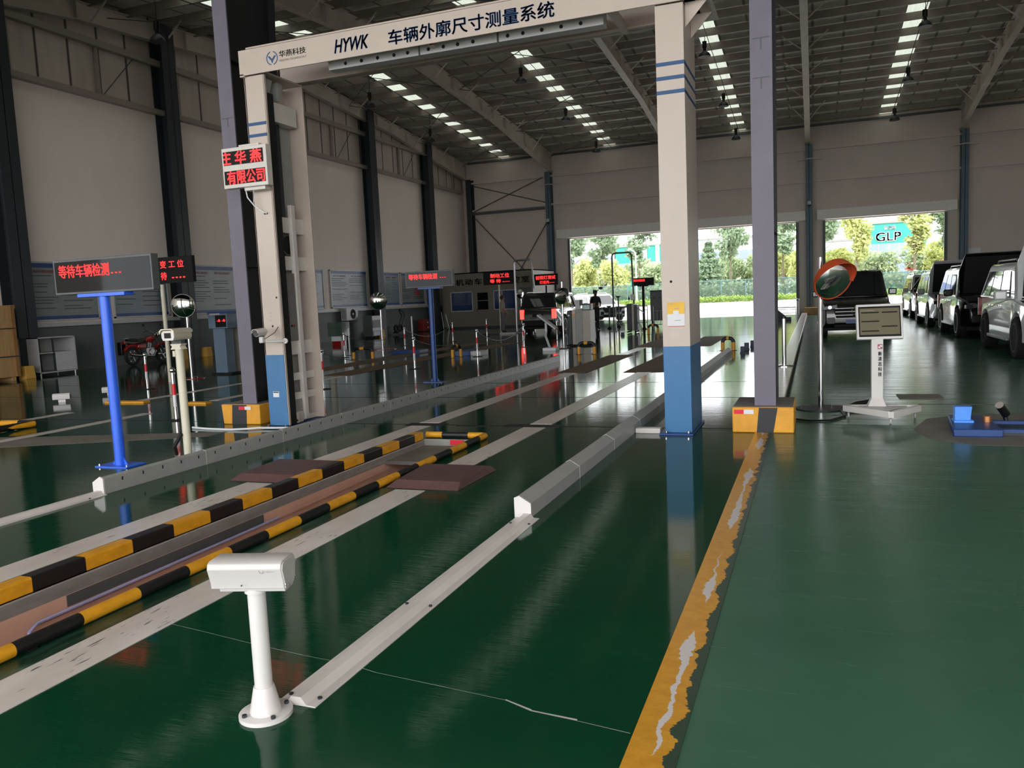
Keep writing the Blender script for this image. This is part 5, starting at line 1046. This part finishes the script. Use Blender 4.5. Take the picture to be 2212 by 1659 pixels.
# ================================================================ right-hand things
def kiosk():
    t = thing('touchscreen_kiosk', 'white touchscreen kiosk on a wheeled frame beside the orange mirror', 'kiosk', (.66, 9.95, 0))
    def beam(p, q, name):
        d = V(q)-V(p); a = M(); a.cb(((p[0]+q[0])/2, (p[1]+q[1])/2, .105), (d.length, .06, .07), rz=math.atan2(d.y, d.x)); a.build(name, X['white'], t, bevel=.004)
    beam((-.34, -.12), (.1, -.62), 'frame_beam'); beam((.1, -.64), (.42, -.12), 'frame_beam'); beam((-.34, -.1), (.42, -.1), 'frame_beam')
    a = M(); a.prism([(-.2, -.16), (.1, -.45), (.3, -.16), (.2, 0), (-.1, 0)], 'z', .125, .135); a.build('foot_plate', X['lgrey'], t, smooth=False)
    a = M(); a.rings([[(-.1, -.2, .135), (.09, -.2, .135), (.09, .0, .135), (-.1, .0, .135)], [(-.062, -.16, .22), (.058, -.16, .22), (.058, -.03, .22), (-.062, -.03, .22)], [(-.062, -.16, .9), (.058, -.16, .9), (.058, -.03, .9), (-.062, -.03, .9)]]); a.build('column', X['white'], t, bevel=.004, smooth=False)
    for x, y in ((-.3, -.16), (.1, -.58), (.38, -.16)):
        a = M(); a.torus((x, y, .033), .022, .011, 'x', 16, 8); a.cyl((x, y, .04), (x, y, .075), .012); a.build('castor', X['lgrey'], t)
    h = bpy.data.objects.new('screen_head', None); COL.objects.link(h); h.parent = t; h.location = (.03, -.13, .88); h.rotation_euler = (R(-14), 0, R(6))
    a = M(); a.box(-.245, .235, -.03, .03, 0, .40); a.build('bezel', X['white'], h, bevel=.008); a = M(); a.box(-.222, .212, -.034, -.028, .028, .372); a.build('black_border', X['mblack'], h, smooth=False)
    a = M(); a.box(-.21, .2, -.036, -.033, .05, .35); a.build('screen', emit('dim_khaki_screen', '#8f8558', .28, '#2a2616'), h, smooth=False)
    for x0, x1, z in ((-.195, -.01, .295), (.02, .18, .295), (-.195, -.01, .195), (.015, .175, .135), (-.195, -.015, .085)):
        a = M(); a.box(x0, x1, -.038, -.0355, z, z+.014); a.build('menu_bar', X['mblack'], h, smooth=False)
    a = M()
    a.box(-.195, -.06, -.0375, -.0355, .325, .328); a.build('print_line', X['tan'], h, smooth=False)
    a = M(); a.box(.0, .05, -.163, -.16, .775, .83); em = a.build('red_logo', X['redpaint'], t, smooth=False); a = M(); a.prism([(.008, .785), (.03, .785), (.022, .8), (.046, .8), (.046, .82), (.02, .82), (.026, .808), (.008, .806)], 'y', -.165, -.163); a.build('white_mark', X['paper'], em, smooth=False)
    for k, ch in enumerate('新凌志科技'): text(ch, X['mblack'], t, (.025, -.162, .725-k*.058), .036, .045, bold=.03)
kiosk()
t = thing('black_hose', 'short black hose with a white end lying behind the kiosk', 'hose', (.62, 10.75, .03)); a = M(); a.tube([(-.25, -.35, 0), (-.15, -.12, .01), (.0, 0, .02), (.12, .1, .02)], .03); a.build('hose', X['black'], t); a = M(); a.cyl((.12, .1, .02), (.18, .12, .02), .028); a.build('end', X['paper'], t)
t = thing('floor_cable', 'black cable lying on the floor between the mirror base and the plinth', 'cable', (0, 0, 0)); a = M(); a.tube([(-.2, 9.55, .012), (-.05, 9.45, .012), (.15, 9.5, .012), (.33, 9.85, .012), (.3, 10.3, .012)], .011, 6); a.build('cable', X['black'], t)
def roller_bed():
    t = thing('roller_bed', 'blue roller test bed sunk beside the bare concrete patch', 'test bed', (1.25, 8.62, 0))
    a = M(); a.prism([(0, 0), (.42, 0), (.42, .95), (.08, .95)], 'z', .0, .075); a.build('cover_plate', X['dblue'], t, bevel=.01)
    a = M(); a.box(.42, 2.6, .1, .9, 0, .03); a.mi = 1; a.box(.42, 2.6, .62, .72, .03, .06); a.box(.42, 2.6, .1, .2, .03, .06); a.build('roller_channel', [X['slate'], X['dblue']], t, smooth=False)
    a = M(); a.prism([(.07, .09), (.21, .09), (.225, .235), (.07, .235)], 'y', .42, .54); a.box(.06, .235, .38, .56, .075, .1); a.build('light_blue_box', X['lblue'], t, bevel=.004)
    a = M(); a.cyl((.37, .5, .075), (.37, .5, .13), .045, n=20); a.build('copper_knob', mat('copper', '#b37b50', .3, .8), t)
    a = M(); a.cyl((.58, .7, .03), (.56, .7, .12), .022); a.cyl((.57, .68, .12), (.5, .62, .22), .04, n=16); a.mi = 1; a.cyl((.5, .62, .22), (.493, .613, .23), .04, n=16); a.build('tilted_sensor', [X['black'], X['tan']], t)
roller_bed()
t = thing('wall_notice', 'blank white board on the back wall right of the right-hand doorway', 'board', (7.73, YB-.03, 2.55)); a = M(); a.box(-.27, .3, -.02, .02, 0, .56); a.build('sheet', X['paper'], t, smooth=False)
# ================================================================ people
def person(name, label, loc, rz, J, cols, hairm, scale=1., lean=0):
    """one skinned body; J maps joint names to positions; cols is (shirt, trousers, shoes, skin)"""
    o = thing(name, label, 'person', loc, rz)
    names, co, ra, ed = [], [], [], []
    def add(n, p, r, par=None):
        names.append(n); co.append(V(p)*scale); ra.append(r*scale)
        if par is not None: ed.append((names.index(par), len(names)-1))
    add('pelvis', (0, 0, .93), .165); add('waist', (0, 0, 1.08), .16, 'pelvis'); add('chest', J.get('chest', (0, 0, 1.28)), .185, 'waist'); add('upper', J.get('upper', (0, .01, 1.4)), .12, 'chest'); add('neck', J.get('neck', (0, 0, 1.48)), .055, 'upper'); add('jaw', J.get('jaw', (0, -.02, 1.55)), .075, 'neck'); add('head', J.get('head', (0, -.015, 1.63)), .088, 'jaw'); add('crown', J.get('crown', (0, -.005, 1.69)), .06, 'head')
    for s, k in ((-1, 'l'), (1, 'r')):
        add('sh'+k, J.get('sh'+k, (s*.175, 0, 1.40)), .07, 'upper'); add('el'+k, J['el'+k], .047, 'sh'+k); add('fa'+k, V(J['el'+k]).lerp(V(J['wr'+k]), .45), .043, 'el'+k); add('wr'+k, J['wr'+k], .03, 'fa'+k)
        w = V(J['wr'+k]); d = (w-V(J['el'+k])).normalized(); sd = V((0, 0, 1)).cross(d); sd = sd.normalized() if sd.length > .1 else V((0, 1, 0))
        add('pa'+k, w+d*.07, .034, 'wr'+k)
        for q in range(4): add('fi%d' % q+k, w+d*(.13+.012*(1.5-abs(q-1.5)))+sd*.017*(q-1.5)*1.15, .0095, 'pa'+k); add('ft%d' % q+k, w+d*(.165+.012*(1.5-abs(q-1.5)))+sd*.017*(q-1.5)*1.2+V((0, 0, -.012)), .008, 'fi%d' % q+k)
        add('th'+k, w+d*.06+sd*.045, .011, 'wr'+k); add('tt'+k, w+d*.1+sd*.055, .009, 'th'+k)
        add('hp'+k, (s*.095, 0, .86), .095, 'pelvis'); add('kn'+k, J['kn'+k], .066, 'hp'+k); add('ca'+k, V(J['kn'+k]).lerp(V(J['an'+k]), .4), .06, 'kn'+k); add('an'+k, J['an'+k], .046, 'ca'+k); add('to'+k, J['to'+k], .042, 'an'+k)
    me = bpy.data.meshes.new('body'); me.from_pydata(co, ed, []); b = bpy.data.objects.new('body', me); COL.objects.link(b)
    b.modifiers.new('skin', 'SKIN'); sv = me.skin_vertices[0].data
    for i, r in enumerate(ra): sv[i].radius = (r, r*(.72 if names[i] in ('pelvis', 'waist', 'chest', 'upper') else 1)); sv[i].use_root = (i == 0)
    b.modifiers['skin'].use_smooth_shade = True; sub = b.modifiers.new('sub', 'SUBSURF'); sub.levels = 2; sub.render_levels = 2
    dg = bpy.context.evaluated_depsgraph_get(); me2 = bpy.data.meshes.new_from_object(b.evaluated_get(dg)); bpy.data.objects.remove(b)
    for m in cols: me2.materials.append(m)
    segs = [(names[i], names[j], co[i], co[j]) for i, j in ed]
    for p in me2.polygons:
        c = p.center; best, bn = 9, ''
        for ni, nj, a_, b_ in segs:
            d = b_-a_; u = max(0, min(1, (c-a_).dot(d)/max(d.length_squared, 1e-9))); dist = (c-(a_+d*u)).length
            if dist < best: best, bn = dist, nj
        h = bn[:2]; z = c.z/scale
        if bn in ('neck', 'jaw', 'head', 'crown') and z > 1.455: m = 3
        elif h in ('fa', 'wr', 'pa', 'fi', 'ft', 'th', 'tt'): m = 3
        elif h == 'to' or z < .075: m = 2
        elif h in ('hp', 'kn', 'ca', 'an') or (bn == 'waist' and z < .95): m = 1
        else: m = 0
        p.material_index = m; p.use_smooth = True
    me2.name = 'body'; b = bpy.data.objects.new('body', me2); COL.objects.link(b); b.parent = o
    # face: nose and ears joined into the body, hair as a part
    bb = bmesh.new(); bb.from_mesh(me2); hd = V(J.get('head', (0, -.015, 1.63)))*scale
    for c, s3 in ((hd+V((0, -.098, -.02))*scale, (.012, .016, .022)), (hd+V((-.088, .0, -.01))*scale, (.012, .022, .03)), (hd+V((.088, .0, -.01))*scale, (.012, .022, .03)), (hd+V((0, -.088, -.058))*scale, (.025, .01, .008)), (hd+V((-.032, -.085, .01))*scale, (.014, .008, .007)), (hd+V((.032, -.085, .01))*scale, (.014, .008, .007))):
        r = bmesh.ops.create_uvsphere(bb, u_segments=8, v_segments=6, radius=1)
        bmesh.ops.transform(bb, matrix=Matrix.Translation(c) @ Matrix.Diagonal(V(s3).to_4d()), verts=r['verts'])
        for v in r['verts']:
            for f in v.link_faces: f.material_index = 3; f.smooth = True
    bb.to_mesh(me2); bb.free()
    a = M(); a.lathe([(.001, -.1), (.075, -.085), (.101, -.03), (.102, .02), (.08, .075), (.04, .1), (0, .105)], n=20, mt=Matrix.Translation(hd+V((0, .016, .022))*scale) @ Matrix.Diagonal(V((.95, 1, .95, 1)))); a.build('hair', hairm, o)
    return o
skin = mat('skin_tone', '#8f6a55', .55, var=.05); hair = mat('black_hair', '#0a0908', .6)
person('person', 'person in grey work clothes standing with hands low, facing the off-roader', (-13.35, 34.35, .05), R(125), dict(ell=(-.23, .04, 1.13), wrl=(-.14, -.16, .93), elr=(.23, .04, 1.13), wrr=(.12, -.17, .92), knl=(-.1, -.02, .49), anl=(-.1, .02, .09), tol=(-.11, -.14, .045), knr=(.1, .02, .49), anr=(.11, .07, .09), tor=(.12, -.09, .045)),
       (mat('khaki_shirt', '#8d8a7c', .8), mat('grey_trousers', '#5f6066', .85), mat('dark_shoe', '#1b1b1d', .6), skin), hair, .97)
person('person', 'person in dark clothes holding something at the waist, in the open doorway', (-9.3, 35.6, 0), R(40), dict(ell=(-.24, -.02, 1.14), wrl=(-.12, -.25, 1.06), elr=(.24, -.02, 1.14), wrr=(.1, -.26, 1.06), knl=(-.1, -.02, .49), anl=(-.1, .02, .09), tol=(-.11, -.14, .045), knr=(.1, .0, .49), anr=(.11, .03, .09), tor=(.12, -.13, .045)),
       (mat('black_tunic', '#141519', .8), mat('black_trousers', '#101114', .85), mat('black_shoe', '#0c0c0d', .6), skin), hair, 1.03)
# ================================================================ outside the back doors
def ground(name, poly, z, m, kind='structure'):
    a = M(); a.face([(x, y, z) for x, y in poly]); tag(a.build(name, m), kind=kind)
ground('ground_apron', [(-90, YB), (60, YB), (60, 99.2), (-90, 99.2)], -.01, mat('pale_concrete_apron', '#B8B2AE', .7, var=.05, scale=.3))
ground('ground_verge', [(-120, 99.2), (90, 99.2), (90, 260), (-120, 260)], -.02, mat('verge_soil', '#6b6a4c', .9, var=.2, scale=.5))
ground('ground_forecourt', [(-60, -60), (50, -60), (50, YF), (-60, YF)], -.01, mat('forecourt_concrete', '#C9C4BE', .8, var=.06, scale=.3))
def leaf_mat(name, c0, c1):
    t = NT(name); f = t.noise(t.coords(), .9, 3); tr = t.n('BsdfTranslucent'); mx = t.n('MixShader'); c = t.ramp(f, [(.3, c0), (.7, c1)])
    t.set(Base_Color=c, Roughness=.7); t.L(c, tr.inputs['Color']); mx.inputs[0].default_value = .35; t.L(t.p.outputs[0], mx.inputs[1]); t.L(tr.outputs[0], mx.inputs[2]); t.L(mx.outputs[0], t.out.inputs['Surface']); return t.m
LF = {'dark': leaf_mat('dark_green_leaf', '#7d9273', '#a3b696'), 'mid': leaf_mat('mid_green_leaf', '#8b9c74', '#b2bf98'), 'lime': leaf_mat('yellow_green_leaf', '#abb36e', '#cdd192'), 'conifer': leaf_mat('conifer_leaf', '#778e6f', '#9bb092'), 'red': leaf_mat('reddish_leaf', '#a0604e', '#b67a66'), 'hedge': leaf_mat('hedge_leaf', '#6f8a38', '#9ab356')}  # leaf greens paled and greyed to stand for the bright haze outdoors
BARK = mat('tree_bark', '#6e6254', .9, var=.2, scale=3)
def blob(a, c, rad, n, size, rnd):
    for _ in range(n):
        d = V((rnd.gauss(0, 1), rnd.gauss(0, 1), rnd.gauss(0, 1))).normalized(); k = rnd.uniform(.35, 1.05); p = V((c[0]+d.x*rad[0]*k, c[1]+d.y*rad[1]*k, c[2]+d.z*rad[2]*k))
        u = V((rnd.gauss(0, 1), rnd.gauss(0, 1), rnd.gauss(0, 1))).normalized(); v = u.orthogonal().normalized(); s = size*rnd.uniform(.6, 1.3)
        a.face([p-u*s, p+v*s*.6, p+u*s, p-v*s*.6])
def tree(kind, leaf, rnd, h, w, trunk):
    t = thing('tree', '', 'tree'); a = M(); b = M()
    if kind == 'conifer':
        for k in range(11):
            z = trunk+(h-trunk)*k/11; r = w*(1-k/11.5)
            for q in range(9): u = 2*pi*q/9+k; blob(a, (cos(u)*r*.6, sin(u)*r*.6, z-.15*r), (r*.42, r*.42, .3), 34, .28, rnd)
        b.cyl((0, 0, 0), (0, 0, h), .16, .03, 8)
    elif kind == 'poplar':
        for k in range(16): u = rnd.uniform(0, 6.28); z = trunk+(h-trunk)*(k+.5)/16; r = w*(.55+.45*sin(pi*(k+.8)/17)); blob(a, (cos(u)*r*.45, sin(u)*r*.45, z), (r*.62, r*.62, .8), 150, .3, rnd)
        b.cyl((0, 0, 0), (0, 0, h*.8), .17, .06, 8)
        for k in range(5): u = k*2.4; b.cyl((0, 0, trunk+k*.5), (cos(u)*w*.6, sin(u)*w*.6, trunk+k*.5+1.2), .05, .02, 6)
    else:
        for k in range(15): u = rnd.uniform(0, 6.28); e = rnd.random()**.5; z = trunk+(h-trunk)*rnd.uniform(.2, .9); blob(a, (cos(u)*w*.75*e, sin(u)*w*.75*e, z), (w*.42, w*.42, (h-trunk)*.2), 120, .27, rnd)
        b.cyl((0, 0, 0), (0, 0, trunk+(h-trunk)*.5), .1, .05, 8)
        for k in range(5): u = k*1.3; b.cyl((0, 0, trunk*.5), (cos(u)*w*.5, sin(u)*w*.5, trunk+(h-trunk)*.5), .05, .02, 6)
    a.build('foliage', LF[leaf], t, smooth=False); b.build('trunk', BARK, t); return t
rn = random.Random(5)
TR = [('poplar', 'dark', 14, 2.6, 6.2, [(-33.4, 115, 'dark round-crowned tree at the first edge of the wide doorway'), (-28.7, 115, 'dark round-crowned tree in the wide doorway before the white hall'), (-23.6, 116, 'dark round-crowned tree above the teal hall by the street lamp'), (-10.7, 115, 'dark tall tree over the bushes between the gantry post and the grey column'), (-4.0, 118, 'dark round crown showing just right of the grey column'), (1.0, 118, 'dark crown at the edge of the right-hand doorway by its column'), (16.0, 118, 'dark crown at the far edge of the right-hand doorway')]),
      ('poplar', 'lime', 12.5, 1.9, 4.8, [(4.9, 108, 'large yellow-green tree beside the teal sign building, over the van'), (11.2, 107, 'large yellow-green tree covering the end of the building sign')]),
      ('conifer', 'conifer', 8.2, 3.3, 1.0, [(-13.3, 112, 'spruce with drooping tiers beside the closed gantry post'), (-17.5, 114, 'spruce half hidden behind the closed gantry post')]),
      ('bush', 'lime', 6.2, 2.2, 1.5, [(-25.6, 109, 'yellow-green small tree framed by the dark pipe arch'), (-29.6, 110, 'yellow-green small tree beyond the white car'), (2.6, 110, 'yellow-green small tree beyond the orange mirror'), (14.2, 109, 'yellow-green small tree near the far edge of the right-hand doorway'), (-1.2, 110, 'pale green small tree right of the grey column'), (-3.4, 108, 'pale small tree close to the grey column side')]),
      ('bush', 'mid', 5.6, 2.6, 1.0, [(-22.2, 112, 'green bushy tree left of the far black display'), (-19.4, 110, 'green bushy tree beside the tall grey cabinet'), (-9.2, 111, 'green bushy tree left of the grey column, in front of the tall one'), (-6.2, 110, 'green bushy tree touching the grey column'), (-31.8, 112, 'green bushy tree at the corner of the wide doorway'), (-27.4, 114, 'green bushy tree behind the yellow-green ones by the pipe arch'), (8.2, 112, 'green bushy tree below the building sign'), (12.6, 111, 'green bushy tree behind the raised bonnets'), (5.6, 113, 'green bushy tree just above the van roof'), (-11.4, 113, 'green bushy tree right of the spruce'), (-15.8, 112, 'green bushy tree behind the gantry post'), (0.4, 113, 'green bushy tree left of the mirror pole')]),
      ('bush', 'red', 3.6, 1.5, .8, [(11.8, 105.8, 'reddish small maple in front of the yellow-green tree'), (14.6, 105.8, 'reddish small maple above the roofs of the queued cars')])]
PLACED = []
for kind, leaf, h, w, tr_, spots in TR:
    p0 = tree(kind, leaf, rn, h, w, tr_); g_ = 'trees beyond the fence'
    for i, (x, y, l) in enumerate(spots):
        for dy in (4, 9, 14, 19, 24, 29, 34, 40, 46, 52):      # staggered in depth so that crowns stand clear of each other
            k = (y+dy)/y; r = w*k*1.25; q = (x*k, y+dy)
            if all(math.hypot(q[0]-u[0], q[1]-u[1]) > r+u[2] for u in PLACED): break
        PLACED.append((q[0], q[1], r)); loc = (q[0], q[1], 1.5-1.5*k if k > 1.02 else 0); loc = (q[0], q[1], -.02)
        if i == 0: o = p0; o.location = loc; o['label'] = l; o['group'] = g_
        else: o = dup(p0, loc, rn.uniform(0, 6.28), l, g_)
        sz = k*rn.uniform(.95, 1.05); o.scale = (sz, sz, sz)
h_ = M(); rh = random.Random(3)
for k in range(118): x = -38+k*.5; blob(h_, (x, 100+rh.uniform(-.2, .2), .5+rh.uniform(-.04, .06)), (.45, .55, .42), 60, .13, rh)
tag(h_.build('hedge', LF['hedge'], smooth=False), 'low clipped bright green hedge along the far side of the apron', 'hedge', kind='stuff')
s_ = M()
for k in range(62): x = -38+k*1.0; blob(s_, (x, 106.6+rh.uniform(-.3, .3), 1.3+rh.uniform(-.3, .5)), (.9, .8, 1.5), 110, .26, rh)
tag(s_.build('undergrowth', LF['mid'], smooth=False), 'dense green undergrowth right behind the wire mesh fence', 'undergrowth', kind='stuff')
a = M(); a.box(-60, 40, 98.9, 99.3, -.01, .12); tag(a.build('kerb_edge', mat('pinkish_kerb', '#b9a39a', .8)), kind='structure')
def fence():
    t = thing('mesh_fence', 'long blue-green wire mesh fence behind the hedge', 'fence', (-10, 105, 0))
    mm = NT('wire_mesh'); f = mm.noise(mm.coords(), 40); mm.set(Base_Color=mm.ramp(f, [(.3, '#2c4a48'), (.7, '#38584f')]), Alpha=.32, Roughness=.6); a = M(); a.box(-28, 30, -.01, .01, .1, 2.75); a.build('mesh_panel', mm.m, t, smooth=False)
    pm = mat('fence_post_paint', '#56797f', .5)
    for k in range(20):
        a = M(); a.cyl((-28+3*k, 0, 0), (-28+3*k, 0, 2.85), .045, n=8); a.build('post', pm, t)
    a = M(); a.cyl((-28, 0, 2.78), (30, 0, 2.78), .035, n=8); a.build('top_rail', pm, t)
fence()
t = thing('street_lamp', 'white street lamp post rising behind the far black display', 'street lamp', (-21.4, 103, 0)); a = M(); a.cyl((0, 0, 0), (0, 0, 6.6), .12, .09); a.tube([(0, 0, 6.6), (-.1, 0, 6.95), (-.5, 0, 7.2)], .08); a.build('pole', X['paper'], t); a = M(); a.cb((-.75, 0, 7.25), (.6, .25, .1)); a.build('lamp_head', X['lgrey'], t, bevel=.03)
def hall(label, x0, x1, h, wallm, band=None, y=180, d=30, name='warehouse'):
    t = thing(name, label, 'building', ((x0+x1)/2, y, 0)); w = (x1-x0)/2
    a = M(); a.box(-w, w, 0, d, 0, h); a.build('wall', wallm, t, smooth=False); a = M(); a.box(-w-.2, w+.2, -.25, d, h, h+.4); a.build('parapet', X['grey'], t, smooth=False)
    if band:
        a = M(); a.box(-w*.92, w*.96, -.06, 0, band[0], band[1]); f = a.build('window_band', mat('pale_blue_glazing', '#7f8cb4', .2), t, smooth=False)
        n = int(w*2/2.2); a = M()
        for k in range(n): x = -w*.92+w*1.88*k/n; a.box(x-.05, x+.05, -.1, -.06, band[0], band[1])
        o = a.build('mullions', X['paper'], f, smooth=False)
    return t
wh = mat('white_cladding', '#c9ced8', .6, var=.02); teal = mat('teal_cladding', '#2f9a8c', .6, var=.04)
hall('white hall with a pale blue window band seen through the wide doorway', -68, -42.2, 11.4, wh, (8.4, 10.2)); tb = hall('teal and white hall behind the street lamp', -42, -27, 12.2, teal, (5.6, 8.6))
for x in (-1.2, 1.6, 4.5):
    a = M(); a.box(x, x+.9, -.2, .02, 0, 12.2); a.build('white_pilaster', wh, tb, smooth=False)
hall('pale grey hall behind the trees left of the grey column', -26.5, -6, 12.6, wh, (8, 10)); hall('white hall with a window band left of the sign building', -5.8, 8.7, 10.5, wh, (7.2, 9.0))
gb = hall('teal sign building with white capital letters in the right-hand doorway', 8.9, 21, 13.5, teal)
a = M(); a.box(-4.6, 4.9, -.08, 0, 1.5, 9.5); gz = a.build('glass_front', mat('pale_blue_curtain_wall', '#7f90be', .15), gb, smooth=False); a = M()
for k in range(6): a.box(-4.6+k*1.9, -4.52+k*1.9, -.12, -.08, 1.5, 9.5)
for z in (4, 6.6): a.box(-4.6, 4.9, -.12, -.08, z, z+.08)
a.build('mullions', X['paper'], gz, smooth=False)
wl = mat('white_sign_letter', '#f4f6f8', .5); text('GLP', wl, gb, (-.9, -.1, 10.85), 4.6, 1.7, bold=.05, depth=.1); text('普洛斯', wl, gb, (-.6, -.1, 12.6), 2.2, .75, bold=.03, depth=.1)
